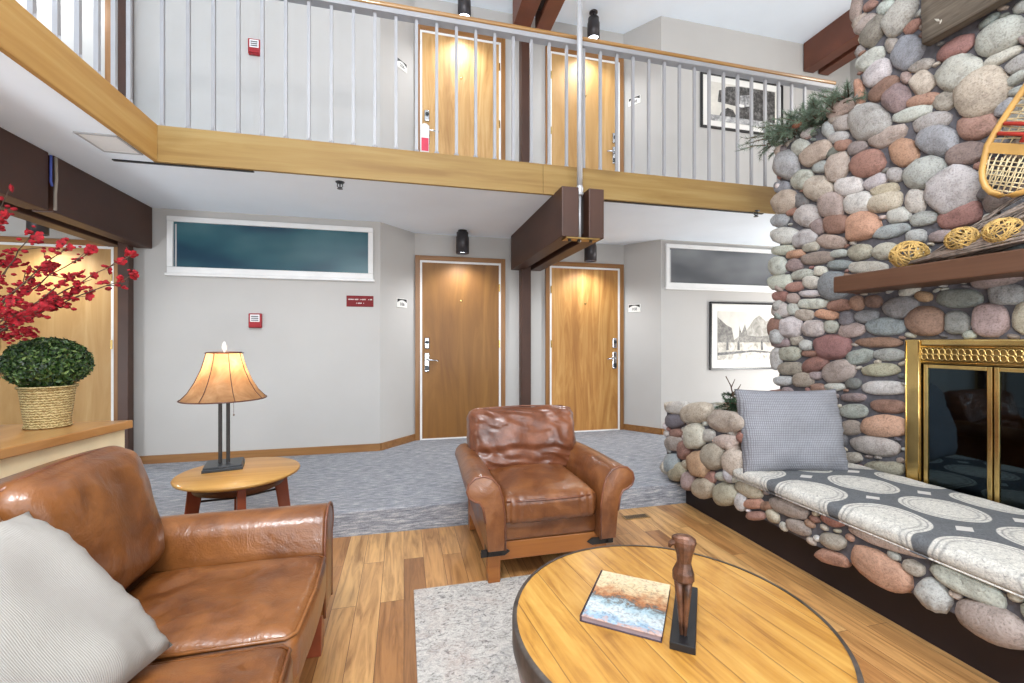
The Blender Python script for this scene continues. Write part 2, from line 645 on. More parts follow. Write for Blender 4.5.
def box(bm, x0, x1, y0, y1, z0, z1):
    vs = [bm.verts.new(p) for p in ((x0, y0, z0), (x1, y0, z0), (x1, y1, z0), (x0, y1, z0), (x0, y0, z1), (x1, y0, z1), (x1, y1, z1), (x0, y1, z1))]
    for f in ((0, 3, 2, 1), (4, 5, 6, 7), (0, 1, 5, 4), (1, 2, 6, 5), (2, 3, 7, 6), (3, 0, 4, 7)):
        bm.faces.new([vs[i] for i in f])
    return bm


def bx(*a):
    return box(B(), *a)


def cbox(bm, c, s, rz=0.0):
    m = Matrix.Translation(c) @ Matrix.Rotation(rz, 4, 'Z') @ Matrix.Diagonal((s[0], s[1], s[2], 1))
    bmesh.ops.create_cube(bm, size=1, matrix=m)
    return bm


def lathe(bm, prof, n=32, c=(0, 0, 0), cap=True):
    rings = []
    for r, z in prof:
        rings.append([bm.verts.new((c[0] + r * math.cos(2 * PI * k / n), c[1] + r * math.sin(2 * PI * k / n), c[2] + z)) for k in range(n)])
    for a, b in zip(rings, rings[1:]):
        for k in range(n):
            bm.faces.new((a[k], a[(k + 1) % n], b[(k + 1) % n], b[k]))
    if cap:
        bm.faces.new(list(reversed(rings[0])))
        bm.faces.new(rings[-1])
    return bm


def tube(bm, pts, r, n=8, closed=False, cap=True):
    pts = [Vector(p) for p in pts]
    rs = r if isinstance(r, (list, tuple)) else [r] * len(pts)
    N = len(pts)
    rings = []
    up = None
    for i, p in enumerate(pts):
        a = pts[(i - 1) % N] if (closed or i > 0) else p
        b = pts[(i + 1) % N] if (closed or i < N - 1) else p
        t = (b - a)
        t = t.normalized() if t.length > 1e-9 else Vector((0, 0, 1))
        if up is None:
            up = Vector((0, 0, 1)) if abs(t.z) < 0.9 else Vector((1, 0, 0))
        s = t.cross(up)
        if s.length < 1e-6:
            s = t.cross(Vector((0.3, 0.9, 0.2)))
        s.normalize()
        up = s.cross(t).normalized()
        rings.append([bm.verts.new(p + (s * math.cos(2 * PI * k / n) + up * math.sin(2 * PI * k / n)) * rs[i]) for k in range(n)])
    idx = list(zip(rings, rings[1:])) + ([(rings[-1], rings[0])] if closed else [])
    for a, b in idx:
        for k in range(n):
            bm.faces.new((a[k], a[(k + 1) % n], b[(k + 1) % n], b[k]))
    if cap and not closed:
        bm.faces.new(list(reversed(rings[0])))
        bm.faces.new(rings[-1])
    return bm


def prism(bm, poly, axis, a, b):
    """extrude a polygon given in the two other axes along an axis"""
    def P(p, w):
        return {'X': (w, p[0], p[1]), 'Y': (p[0], w, p[1]), 'Z': (p[0], p[1], w)}[axis]
    A = [bm.verts.new(P(p, a)) for p in poly]
    Bv = [bm.verts.new(P(p, b)) for p in poly]
    n = len(poly)
    bm.faces.new(A)
    bm.faces.new(list(reversed(Bv)))
    for k in range(n):
        bm.faces.new((A[k], Bv[k], Bv[(k + 1) % n], A[(k + 1) % n]))
    return bm


def rbox(h, r, n=14, puff=None, warp=None):
    """soft box: half sizes h, edge radius r; puff(x,y,z in -1..1) -> offset; warp(p) -> p"""
    bm = B()
    bmesh.ops.create_cube(bm, size=2)
    bmesh.ops.subdivide_edges(bm, edges=bm.edges[:], cuts=n, use_grid_fill=True)
    for v in bm.verts:
        q = Vector([math.copysign(abs(t) ** 0.62, t) for t in v.co])
        p = Vector((q.x * h[0], q.y * h[1], q.z * h[2]))
        c = Vector([max(-(h[i] - r), min(h[i] - r, p[i])) for i in range(3)])
        d = p - c
        if d.length > 1e-9:
            d = d.normalized() * r
        o = c + d
        if puff:
            o = o + Vector(puff(q.x, q.y, q.z))
        v.co = o
    if warp:
        for v in bm.verts:
            v.co = Vector(warp(v.co))
    return bm


def pillow(w, h, t, n=26, seed=0.0, wr=0.012):
    """square throw pillow lying in XY, its bulge along Z"""
    bm = B()
    top, bot = {}, {}
    for i in range(n + 1):
        for j in range(n + 1):
            a, b = -1 + 2 * i / n, -1 + 2 * j / n
            a, b = math.copysign(abs(a) ** 0.8, a), math.copysign(abs(b) ** 0.8, b)
            pin = 1 - 0.05 * (1 - b * b) * abs(a) ** 3
            pin2 = 1 - 0.05 * (1 - a * a) * abs(b) ** 3
            th = t * ((1 - abs(a) ** 2.6) * (1 - abs(b) ** 2.6)) ** 0.42
            edge = max(abs(a), abs(b)) ** 4
            k = math.sin(b * 26 + seed) * abs(a) ** 6 + math.sin(a * 24 + seed * 2) * abs(b) ** 6
            nz = noise.noise(Vector((a * 2.2 + seed, b * 2.2, seed))) * wr * 1.4 + k * wr * 0.7 * (1 - edge * 0.5)
            for side, dct in ((1, top), (-1, bot)):
                if side == -1 and (i in (0, n) or j in (0, n)):
                    dct[i, j] = top[i, j]
                    continue
                dct[i, j] = bm.verts.new((a * w * pin, b * h * pin2, side * th + nz * (1 if th > 0 else 0.3)))
    for i in range(n):
        for j in range(n):
            bm.faces.new((top[i, j], top[i + 1, j], top[i + 1, j + 1], top[i, j + 1]))
            bm.faces.new((bot[i, j], bot[i, j + 1], bot[i + 1, j + 1], bot[i + 1, j]))
    return bm


def text(name, body, size, mat, loc, rot, parent=None, ext=0.001):
    cu = bpy.data.curves.new(name, 'FONT')
    cu.body = body
    cu.size = size
    cu.align_x = 'CENTER'
    cu.align_y = 'CENTER'
    cu.extrude = ext
    tmp = bpy.data.objects.new(name + '_outline', cu)
    COL.objects.link(tmp)
    dg = bpy.context.evaluated_depsgraph_get()
    dg.update()
    me = bpy.data.meshes.new_from_object(tmp.evaluated_get(dg))
    bpy.data.objects.remove(tmp)
    me.materials.clear()
    me.materials.append(mat)
    o = bpy.data.objects.new(name, me)
    link(o, parent)
    o.location = loc
    o.rotation_euler = rot
    return o


def dup(root, loc, rotz=None, label=None):
    r = root.copy()
    COL.objects.link(r)
    r.location = loc
    if rotz is not None:
        r.rotation_euler = (0, 0, rotz)
    if label:
        r['label'] = label
    for ch in list(root.children):
        c = ch.copy()
        COL.objects.link(c)
        c.parent = r
        for g in list(ch.children):
            d = g.copy()
            COL.objects.link(d)
            d.parent = c
    return r


#@@ROOM
# ================================================================== THE ROOM
LAND = 0.17      # carpeted landing
SOFF = 2.56      # soffit under the gallery
GAL = 2.80       # gallery floor
TOP = 5.30       # upper ceiling
WB = 4.80        # back wall
WA = 5.20        # back of the door alcoves
STEP = 3.13      # edge of the carpeted step
GE = 3.52        # gallery edge facing the room
GX = -1.645      # gallery edge on the left

struct(obj('floor', bx(-1.75, 6.0, -3.4, STEP + 0.02, -0.12, 0.0), M['floor']), 'oak plank floor of the sunken seating area')
bm = B()
box(bm, -4.6, 6.0, STEP, 5.5, -0.12, LAND)
box(bm, -4.6, -1.75, -3.4, STEP, -0.12, LAND)
struct(obj('floor_landing', bm, M['carpet'], bevel=0.012), 'grey ribbed carpet on the raised landing and its step')

# back wall, one folded sheet with alcoves, given thickness behind
plan = [(-4.75, WA), (-2.72, WA), (-2.46, WB), (-0.24, WB), (0.12, WA), (2.77, WA), (3.06, WB), (6.1, WB)]
bm = B()
poly = plan + [(6.1, 5.5), (-4.75, 5.5)]
prism(bm, poly, 'Z', LAND - 0.02, TOP + 0.1)
struct(obj('wall_back', bm, M['wall']), 'white back wall with recessed door alcoves')
struct(obj('wall_left', bx(-4.75, -4.6, -3.4, 5.3, -0.1, TOP + 0.1), M['wall']))
struct(obj('wall_right', bx(6.0, 6.15, -3.4, 4.9, -0.1, TOP + 0.1), M['wall']))
struct(obj('ceiling', bx(-4.75, 6.15, -3.4, 5.5, TOP, TOP + 0.12), M['ceil']), 'white ceiling over the upper gallery')
# gallery slab: L-shaped, its underside is the soffit
bm = B()
prism(bm, [(GX - 0.03, -3.4), (GX - 0.03, GE + 0.03), (6.0, GE + 0.03), (6.0, 5.4), (-4.6, 5.4), (-4.6, -3.4)], 'Z', SOFF, GAL - 0.01)
struct(obj('ceiling_soffit', bm, M['ceil']), 'white soffit under the upper gallery')
# fascia boards
struct(obj('trim_1', bx(GX - 0.03, GX, -3.4, GE, SOFF - 0.012, GAL), M['pineY'], bevel=0.004), 'honey pine fascia board along the left gallery edge')
jx = on_y(543, 180, GE).x
struct(obj('trim_2', bx(GX - 0.0301, jx, GE, GE + 0.03, SOFF - 0.012, GAL), M['pine'], bevel=0.003), 'long honey pine fascia board across the gallery front')
struct(obj('trim_3', bx(jx + 0.002, 5.58, GE, GE + 0.03, SOFF - 0.012, GAL), M['pine'], bevel=0.003), 'honey pine fascia board right of the hanger rod')
# black strips behind the fascia; the right one paints a shadow gap
struct(obj('trim_4', bx(-1.94, -1.07, 3.575, 3.60, SOFF - 0.008, SOFF + 0.002), M['black']))
struct(obj('trim_5', bx(1.72, 3.4, 3.575, 3.60, SOFF - 0.008, SOFF + 0.002), M['black']))

# baseboards
def base_run(name, pts):
    bm = B()
    for (a, b) in zip(pts, pts[1:]):
        a, b = Vector((*a, 0)), Vector((*b, 0))
        d = (b - a).normalized()
        n = Vector((d.y, -d.x, 0)) * 0.016
        q = [a, b, b + n, a + n]
        A = [bm.verts.new((p.x, p.y, LAND)) for p in q]
        T = [bm.verts.new((p.x, p.y, LAND + 0.075)) for p in q]
        bm.faces.new(A)
        bm.faces.new(T)
        for k in range(4):
            bm.faces.new((A[k], A[(k + 1) % 4], T[(k + 1) % 4], T[k]))
    struct(obj(name, bm, M['casingX']))


base_run('baseboard_left', [(-2.44, WB), (-0.24, WB), (0.115, WA - 0.006)])
base_run('baseboard_middle', [(1.2, WA), (1.69, WA)])
base_run('baseboard_right', [(2.775, WA - 0.006), (3.06, WB), (5.99, WB)])


# ---------------------------------------------------------------- doors
def door(name, x0, x1, z0, ztop, mat, hand, label, style=0):
    """casing outside x0..x1, slab inside; hand -1: lock on the left"""
    root = bpy.data.objects.new(name, None)
    COL.objects.link(root)
    root.location = ((x0 + x1) / 2, WA, z0)
    struct(root, label)
    w = (x1 - x0) / 2
    h = ztop - z0
    cw = 0.055
    bm = B()
    box(bm, -w, -w + cw, -0.025, 0.0, 0, h)
    box(bm, w - cw, w, -0.025, 0.0, 0, h)
    obj('casing', bm, M['casing'], root, bevel=0.004)
    obj('head_casing', bx(-w + cw, w - cw, -0.025, 0.0, h - cw, h), M['casingX'], root, bevel=0.004)
    bm = B()
    j = 0.024
    box(bm, -w + cw, -w + cw + j, -0.018, 0.0, 0, h - cw)
    box(bm, w - cw - j, w - cw, -0.018, 0.0, 0, h - cw)
    box(bm, -w + cw + j, w - cw - j, -0.018, 0.0, h - cw - j, h - cw)
    box(bm, -w + cw + j, w - cw - j, -0.018, 0.0, 0, 0.015)
    obj('jamb', bm, M['white'], root)
    sl = w - cw - j
    obj('slab', bx(-sl, sl, -0.012, 0.0, 0.015, h - cw - j), mat, root)
    s = hand
    lx = s * (sl - 0.055)
    # latch set
    bm = B()
    lathe(bm, [(0.014, 0), (0.014, 0.004), (0.009, 0.006)], 16)
    obj('peephole', bm, M['brass'], root, True, loc=(0, -0.012, 1.62), rot=(PI / 2, 0, 0))
    zc = 1.12
    bm = B()
    cbox(bm, (0, 0, 0), (0.06, 0.026, 0.13))
    db = obj('deadbolt', bm, M['chrome'], root, bevel=0.012, loc=(lx, -0.026, zc))
    bm = B()
    lathe(bm, [(0.02, 0), (0.02, 0.016), (0.015, 0.02)], 16)
    obj('thumb_turn', bm, M['slate'], db, True, loc=(0, -0.013, 0.012), rot=(PI / 2, 0, 0))
    bm = B()
    cbox(bm, (0, 0, 0), (0.062, 0.024, 0.22))
    lk = obj('lock_plate', bm, M['chrome'], root, bevel=0.012, loc=(lx, -0.025, zc - 0.22))
    bm = B()
    tube(bm, [(0, 0, 0), (0, -0.045, 0), (-s * 0.02, -0.055, 0), (-s * 0.13, -0.052, -0.012)], [0.013, 0.012, 0.011, 0.008], 10)
    obj('lever', bm, M['chrome'], lk, True, loc=(0, -0.01, 0.03))
    bm = B()
    cbox(bm, (0, 0, 0), (0.05, 0.006, 0.055))
    obj('card_reader', bm, M['slate'], lk, bevel=0.004, loc=(0, -0.014, -0.065))
    bm = B()
    for zz in (0.22, h * 0.52, h - 0.35):
        cbox(bm, (-s * (sl + 0.006), -0.02, zz), (0.014, 0.012, 0.09))
    obj('hinge', bm, M['brass'], root)
    return root


door('door_1', 0.125, 1.19, LAND, 2.305, M['door_low'], -1, 'plain birch door left of the lower brown post, lever on its left')
door('door_2', 1.70, 2.76, LAND, 2.305, M['door_b'], 1, 'figured birch door right of the lower brown post, lever on its right')
door('door_3', -3.86, -2.74, LAND, 2.305, M['door'], -1, 'birch door at the far left behind the red blossoms')
M['door_up'] = wood('swirled_pale_birch', (150, 106, 54), (184, 142, 86), (202, 166, 112), 'Z', 7, 0.5, 0.12, 0.0, swirl=2.6)
door('door_4', 0.125, 1.19, GAL, 4.965, M['door_up'], -1, 'upstairs birch door with a paper tag on its handle')
door('door_5', 1.70, 2.76, GAL, 4.965, M['door'], 1, 'upstairs birch door right of the upper brown post')
struct(obj('trim_6', bx(-2.87, -2.79, WA - 0.022, WA, GAL, 4.9), M['casing'], bevel=0.004), 'oak casing on the upstairs wall at the far left')

# door hanger upstairs (hangs from the lever)
t = thing('door_hanger', 'white and pink paper tag hanging on an upstairs door lever', 'door hanger', on_y(425, 136, WA - 0.10))
bm = B()
pts = [(-0.045, -0.18), (0.045, -0.18), (0.045, 0.10)] + [(0.045 * math.cos(a), 0.10 + 0.045 * math.sin(a)) for a in [PI * k / 10 for k in range(1, 10)]] + [(-0.045, 0.10)]
prism(bm, pts, 'Y', -0.001, 0.001)
obj('tag_card', bm, M['tagpaper'], t)
obj('printed_panel', bx(-0.04, 0.04, -0.0025, -0.0015, -0.17, -0.02), M['tagpink'], t)


# ---------------------------------------------------------------- transom windows
def transom(name, x0, x1, z0, z1, mat, label):
    root = bpy.data.objects.new(name, None)
    COL.objects.link(root)
    root.location = ((x0 + x1) / 2, WB, z0)
    struct(root, label)
    w, h = (x1 - x0) / 2, z1 - z0
    fw = 0.05
    bm = B()
    box(bm, -w, w, -0.03, 0, 0, fw + 0.01)
    box(bm, -w, w, -0.03, 0, h - fw, h)
    box(bm, -w, -w + fw, -0.03, 0, fw + 0.01, h - fw)
    box(bm, w - fw, w, -0.03, 0, fw + 0.01, h - fw)
    obj('window_frame', bm, M['white'], root, bevel=0.006)
    obj('window_sill', bx(-w - 0.015, w + 0.015, -0.04, 0, -0.025, 0.0), M['white'], root, bevel=0.006)
    obj('pane', bx(-w + fw, w - fw, -0.008, 0, fw, h - fw), mat, root)
    obj('blind_edge', bx(-w + fw + 0.012, -w + fw + 0.026, -0.011, -0.008, fw + 0.01, h - fw - 0.02), M['plug'], root)


transom('window_1', -2.16, -0.31, 1.955, 2.49, M['teal'], 'long teal transom window on the left of the back wall')
transom('window_2', 3.114, 5.2, 1.975, 2.51, M['greyglass'], 'grey transom window beside the stone chimney')


# ---------------------------------------------------------------- posts and paired beams
def post(name, xc, yc, z0, z1, label, r=0.058):
    return struct(obj(name, bx(xc - r, xc + r, yc - r, yc + r, z0, z1), M['beam'], bevel=0.006), label)


post('column', 1.386, 5.0, LAND, SOFF, 'dark brown post between the two lower doors')
post('column', 1.386, 5.0, GAL, TOP, 'dark brown post between the two upstairs doors')
post('column', -2.445, 4.70, LAND, SOFF, 'dark brown post behind the counter end', 0.042)
post('column', -2.445, 4.70, GAL, TOP, 'dark brown post behind the left gallery railing', 0.042)


def beam(name, mat, x0, x1, gap0, gap1, y0, y1, z0, z1, label, splits=()):
    root = bpy.data.objects.new(name, None)
    COL.objects.link(root)
    root.location = ((x0 + x1) / 2, y0, z0)
    struct(root, label)
    xc = (x0 + x1) / 2
    for a, b, sp in ((x0, gap0, ()), (gap1, x1, splits)):
        ys = [y0, *[q for s in sp for q in s], y1]
        for k in range(0, len(ys), 2):
            obj('beam_board', bx(a - xc, b - xc, ys[k] - y0, ys[k + 1] - y0, 0, z1 - z0), mat, root, bevel=0.006)
    obj('gap_shade', bx(gap0 - xc, gap1 - xc, 0.12, y1 - y0 - 0.25, 0.06, z1 - z0), M['beam_gap'], root)  # near-black block standing in for the shaded gap between the boards
    return root


bmr = beam('beam_1', M['beam'], 1.23, 1.597, 1.376, 1.464, 3.33, 5.06, 2.155, SOFF, 'paired brown beam above the lower doors, ending at the hanger rod')
bm = B()
box(bm, -0.145, 0.145, 0.0, 0.10, -0.012, 0.0)
obj('bearing_plate', bm, M['brass_dark'], bmr)
for dx in (-0.10, -0.02, 0.085):
    bm = B()
    lathe(bm, [(0.014, -0.03), (0.014, -0.012)], 6)
    obj('bolt', bm, M['black'], bmr, loc=(dx, 0.045, 0))
beam('beam_2', M['beam'], -2.63, -2.28, -2.505, -2.405, 0.6, 4.79, 2.175, SOFF, 'paired brown beam over the counter at the left', [(3.555, 3.60)])
beam('beam_3', M['beam_red'], 1.215, 1.66, 1.415, 1.485, -3.2, 4.92, 4.925, TOP, 'paired red brown roof beam above the upstairs doors')
beam('beam_4', M['beam_red'], 5.195, 5.60, 5.36, 5.44, -3.2, 4.79, 4.925, TOP, 'red brown roof beam behind the chimney top')
# wall plate beyond the chimney top: the beam's lighter lower ledge
# hanger rod
t = thing('hanger_rod', 'pale steel hanger rod coming down to the paired beam end', 'rod', (1.405, 3.385, 2.15))
bm = B()
tube(bm, [(0, 0, 0.40), (0, 0, 2.78)], 0.0225, 16)
obj('rod', bm, M['steel'], t, True)
bm = B()
tube(bm, [(0, 0, -0.02), (0, 0, 0.40)], 0.0125, 12)
obj('threaded_end', bm, M['steel'], t, True)
bm = B()
lathe(bm, [(0.0, 0.36), (0.026, 0.36), (0.03, 0.37), (0.03, 0.42), (0.024, 0.44)], 16, cap=False)
obj('coupling', bm, M['steel'], t, True)

# wires in the break of the left beam
bm = B()
tube(bm, [(-2.274, 3.565, 2.545), (-2.272, 3.56, 2.45), (-2.274, 3.562, 2.37), (-2.262, 3.556, 2.34)], 0.007, 6)
tag(obj('blue_cable', bm, M['bluewire'], None, True), 'blue cable hanging in the gap of the left brown beam', 'cable')
bm = B()
tube(bm, [(-2.27, 3.60, 2.545), (-2.268, 3.602, 2.4), (-2.272, 3.598, 2.3), (-2.268, 3.593, 2.19)], 0.009, 6)
tag(obj('grey_cable', bm, M['greywire'], None, True), 'pale grey cord hanging in the gap of the left brown beam', 'cable')

# ceiling hatch on the soffit
c = on_z(107, 143, SOFF)
t = thing('access_hatch', 'small white square hatch in the soffit above the counter', 'hatch', (-1.80, 3.30, SOFF))
bm = B()
for q in ((-0.11, 0.11, -0.14, -0.125), (-0.11, 0.11, 0.125, 0.14), (-0.11, -0.098, -0.125, 0.125), (0.098, 0.11, -0.125, 0.125)):
    box(bm, *q, -0.008, 0)
bmesh.ops.remove_doubles(bm, verts=bm.verts, dist=0.0005)
obj('hatch_frame', bm, M['plug'], t)
obj('hatch_panel', bx(-0.098, 0.098, -0.125, 0.125, -0.005, 0), M['white'], t)

# sprinklers
def sprinkler(u, v, label):
    p = on_z(u, v, SOFF)
    t = thing('sprinkler_head', label, 'sprinkler', (p.x, p.y, SOFF))
    bm = B()
    lathe(bm, [(0.035, 0.0), (0.03, -0.008), (0.012, -0.012)], 16)
    obj('escutcheon', bm, M['slate'], t, True)
    bm = B()
    tube(bm, [(-0.018, 0, -0.012), (-0.02, 0, -0.035), (0, 0, -0.05), (0.02, 0, -0.035), (0.018, 0, -0.012)], 0.004, 6)
    tube(bm, [(0, 0, -0.01), (0, 0, -0.05)], 0.005, 6)
    obj('sprinkler_yoke', bm, M['slate'], t, True)
    bm = B()
    lathe(bm, [(0.02, -0.05), (0.022, -0.054)], 12)
    obj('deflector', bm, M['slate'], t)


sprinkler(340, 182, 'dark sprinkler head under the gallery near the long fascia')
sprinkler(756, 211, 'dark sprinkler head under the gallery beside the chimney')

# ---------------------------------------------------------------- can lights over the doors
LIGHTS = []


def can(x, zb, zt, zc, label, energy):
    t = thing('can_light', label, 'light', (x, 4.94, zb), 0, 'can lights over the doors')
    bm = B()
    h = zt - zb
    lathe(bm, [(0.060, 0.03), (0.066, 0.0), (0.074, 0.0), (0.074, h * 0.75), (0.066, h * 0.82), (0.066, h), (0.0, h)], 28, cap=False)
    obj('housing', bm, M['can'], t, True)
    bm = B()
    lathe(bm, [(0.0, 0.02), (0.055, 0.022), (0.06, 0.035), (0.0, 0.04)], 24, cap=False)
    obj('bulb', bm, M['bulb'], t, True)
    bm = B()
    tube(bm, [(0, 0, h), (0, 0, zc - zb)], 0.012, 10)
    lathe(bm, [(0.05, zc - zb - 0.012), (0.05, zc - zb)], 20)
    obj('ceiling_mount', bm, M['can'], t, True)
    L = bpy.data.lights.new('door_spot', 'SPOT')
    L.energy = energy
    L.color = (0.93, 0.97, 1.0)
    L.spot_size = R(150)
    L.spot_blend = 0.9
    L.shadow_soft_size = 0.05
    o = bpy.data.objects.new('door_spot', L)
    COL.objects.link(o)
    o.location = (x, 4.94, zb - 0.012)
    LIGHTS.append(o)


can(0.64, 2.30, 2.535, SOFF, 'dark can light above the plain lower door', 26)
can(2.19, 2.28, 2.525, SOFF, 'dark can light above the figured lower door, partly behind the beam', 26)
can(-3.25, 2.29, 2.53, SOFF, 'dark can light above the far left door behind the blossoms', 30)
can(0.66, 4.955, 5.20, TOP, 'dark can light above the upstairs door with the tag', 26)
can(2.23, 4.975, 5.22, TOP, 'dark can light above the upstairs door right of the upper post', 26)
can(-3.25, 4.96, 5.20, TOP, 'dark can light above the upstairs far left door', 34)

# ---------------------------------------------------------------- gallery railings
def railing(name, label, along, pos, a, b, fixed, sub):
    t = thing(name, label, 'railing', (a, fixed, GAL) if along == 'X' else (fixed, a, GAL))
    rz = {'X': 0, 'Y': PI / 2}[along]
    L = b - a
    def P(s0, s1, d0, d1, z0, z1):
        return bx(s0, s1, d0, d1, z0, z1) if along == 'X' else bx(d0, d1, s0, s1, z0, z1)
    hr = obj('handrail', P(0, L, -0.048, 0.048, 1.075, 1.112), M['handrail' if along == 'X' else 'handrailY'], t, bevel=0.014, seg=3)
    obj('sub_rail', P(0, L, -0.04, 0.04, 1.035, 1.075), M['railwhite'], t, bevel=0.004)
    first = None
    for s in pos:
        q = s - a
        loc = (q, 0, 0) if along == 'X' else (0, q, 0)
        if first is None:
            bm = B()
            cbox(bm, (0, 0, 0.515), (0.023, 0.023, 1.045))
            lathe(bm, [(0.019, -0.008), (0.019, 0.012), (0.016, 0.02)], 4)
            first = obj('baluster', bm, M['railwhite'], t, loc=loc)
        else:
            c = first.copy()
            COL.objects.link(c)
            c.location = loc
    return t


xs = [-1.625 + 0.1565 * k for k in range(0, 36)]
railing('balcony_railing', 'white balusters under an oak handrail across the gallery front', 'X', xs, -1.70, 4.2, GE + 0.02, 0)
ys = [2.05 + 0.1485 * k for k in range(0, 9)]
railing('balcony_railing', 'white balusters along the left gallery edge above the counter', 'Y', ys, 0.8, GE - 0.04, GX - 0.02, 0)


# ---------------------------------------------------------------- signs on the walls
def pull_station(u0, v0, u1, v1, label):
    a, b = on_y(u0, v0, WB), on_y(u1, v1, WB)
    x, z, w, h = (a.x + b.x) / 2, (a.z + b.z) / 2, b.x - a.x, a.z - b.z
    t = thing('fire_alarm', label, 'fire alarm', (x, WB, z - h / 2))
    obj('body', bx(-w / 2, w / 2, -0.035, 0, 0, h), M['red'], t, bevel=0.006)
    obj('face_panel', bx(-w * 0.36, w * 0.36, -0.038, -0.034, h * 0.42, h * 0.92), M['tagpaper'], t)
    bm = B()
    for k in range(3):
        box(bm, -w * 0.28, w * 0.28, -0.0395, -0.0375, h * (0.50 + 0.13 * k), h * (0.56 + 0.13 * k))
    obj('instruction_lines', bm, M['ink'], t)
    obj('pull_handle', bx(-w * 0.42, w * 0.42, -0.055, -0.033, h * 0.05, h * 0.17), M['red'], t, bevel=0.004)


pull_station(249.5, 313.5, 262.5, 328, 'small red fire alarm box below the teal window')
pull_station(249, 40, 261.5, 57, 'small red fire alarm box on the upstairs wall behind the balusters')

a, b = on_y(346.5, 295.5, WB), on_y(373.5, 307, WB)
w, h = b.x - a.x, a.z - b.z
t = thing('notice_sign', 'narrow red notice with white lettering on the wall left of the plain door', 'sign', ((a.x + b.x) / 2, WB, b.z))
obj('plate', bx(-w / 2, w / 2, -0.006, 0, 0, h), M['redsign'], t, bevel=0.002)
rr = random.Random(3)
for row, x0, x1, zc in ((0, -0.43, 0.43, 0.66), (1, -0.14, 0.14, 0.32)):
    bm = B()
    x = x0
    while x < x1:
        cw = rr.uniform(0.018, 0.034)
        if rr.random() < 0.84:
            box(bm, w * x, w * (x + cw * 0.62), -0.0075, -0.006, h * (zc - 0.05), h * (zc + 0.05))
        x += cw
    obj('lettering', bm, M['mat_board'], t)


def number_plate(px, body, p0, p1, z, label):
    """p0->p1 is the chamfer of the wall, px the fraction along it"""
    p0, p1 = Vector((*p0, 0)), Vector((*p1, 0))
    d = (p1 - p0).normalized()
    ang = math.atan2(d.y, d.x)
    p = p0.lerp(p1, px)
    t = thing('room_number', label, 'number plate', (p.x, p.y, z - 0.05), ang)
    obj('plate', bx(-0.082, 0.082, -0.006, 0, 0, 0.10), M['mat_board'], t, bevel=0.002)
    bm = B()
    pts = [(-0.074, 0.094), (-0.074, 0.055)] + [(-0.074 + 0.148 * k / 12, 0.055 + 0.028 * math.sin(PI * k / 12)) for k in range(1, 12)] + [(0.074, 0.055), (0.074, 0.094)]
    prism(bm, pts, 'Y', -0.0075, -0.006)
    obj('dark_arch', bm, M['ink'], t)
    text('digits', body, 0.052, M['ink'], (0, -0.0065, 0.036), (PI / 2, 0, 0), t)


cl, cr_ = ((-0.24, WB), (0.12, WA)), ((2.77, WA), (3.06, WB))
number_plate(0.60, '106', *cl, 1.737, 'small number plate left of the plain lower door')
number_plate(0.30, '108', *cr_, 1.735, 'small number plate right of the figured lower door')
number_plate(0.60, '206', *cl, 4.38, 'small number plate left of the upstairs tagged door')
number_plate(0.30, '208', *cr_, 4.38, 'small number plate right of the upstairs door by the hanger rod')

# ---------------------------------------------------------------- framed pictures
def framed(name, x0, x1, z0, z1, label, seed):
    t = thing(name, label, 'picture', ((x0 + x1) / 2, WB, z0))
    w, h = (x1 - x0) / 2, z1 - z0
    fw = 0.024
    bm = B()
    for q in ((-w, w, -0.03, -0.002, 0, fw), (-w, w, -0.03, -0.002, h - fw, h), (-w, -w + fw, -0.03, -0.002, fw, h - fw), (w - fw, w, -0.03, -0.002, fw, h - fw)):
        box(bm, *q)
    obj('frame', bm, M['black'], t, bevel=0.003)
    obj('mat', bx(-w + fw, w - fw, -0.012, -0.002, fw, h - fw), M['mat_board'], t)
    return t, w, h


t, w, h = framed('framed_photograph', 3.739, 5.02, 0.95, 1.81, 'black framed old street photograph low on the wall beside the chimney', 0)
px0, px1, pz0, pz1 = -w + 0.115, w - 0.115, 0.125, h - 0.115
pic = obj('photo_print', bx(px0, px1, -0.0135, -0.012, pz0, pz1), M['p_sky'], t)
def flat(name, pts, mat, y, parent):
    bm = B()
    prism(bm, [(px0 + (px1 - px0) * a, pz0 + (pz1 - pz0) * b) for a, b in pts], 'Y', y, y + 0.0006)
    return obj(name, bm, mat, parent)
flat('mountain', [(0.18, 0.35), (0.42, 0.62), (0.52, 0.84), (0.60, 0.93), (0.70, 0.80), (0.82, 0.88), (0.93, 0.70), (1, 0.62), (1, 0.35)], M['p_mount'], -0.0145, pic)
flat('forest', [(0, 0.35), (0, 0.88), (0.12, 0.72), (0.20, 0.66), (0.24, 0.35)], M['p_forest'], -0.0152, pic)
flat('trees', [(0.30, 0.35), (0.31, 0.70), (0.34, 0.55), (0.39, 0.74), (0.43, 0.5), (0.6, 0.48), (0.8, 0.52), (1, 0.46), (1, 0.35)], M['p_forest'], -0.0155, pic)
flat('snowy_street', [(0, 0), (1, 0), (1, 0.36), (0, 0.36)], M['p_road'], -0.0160, pic)
flat('sled_track', [(0, 0.09), (0.5, 0.16), (0.9, 0.12), (0.9, 0.15), (0.5, 0.2), (0, 0.15)], M['p_dark'], -0.0165, pic)
for a in (0.12, 0.28, 0.62):
    flat('figure_mark', [(a, 0.2), (a + 0.035, 0.2), (a + 0.03, 0.36), (a + 0.015, 0.4), (a, 0.36)], M['p_dark'], -0.0170, pic)

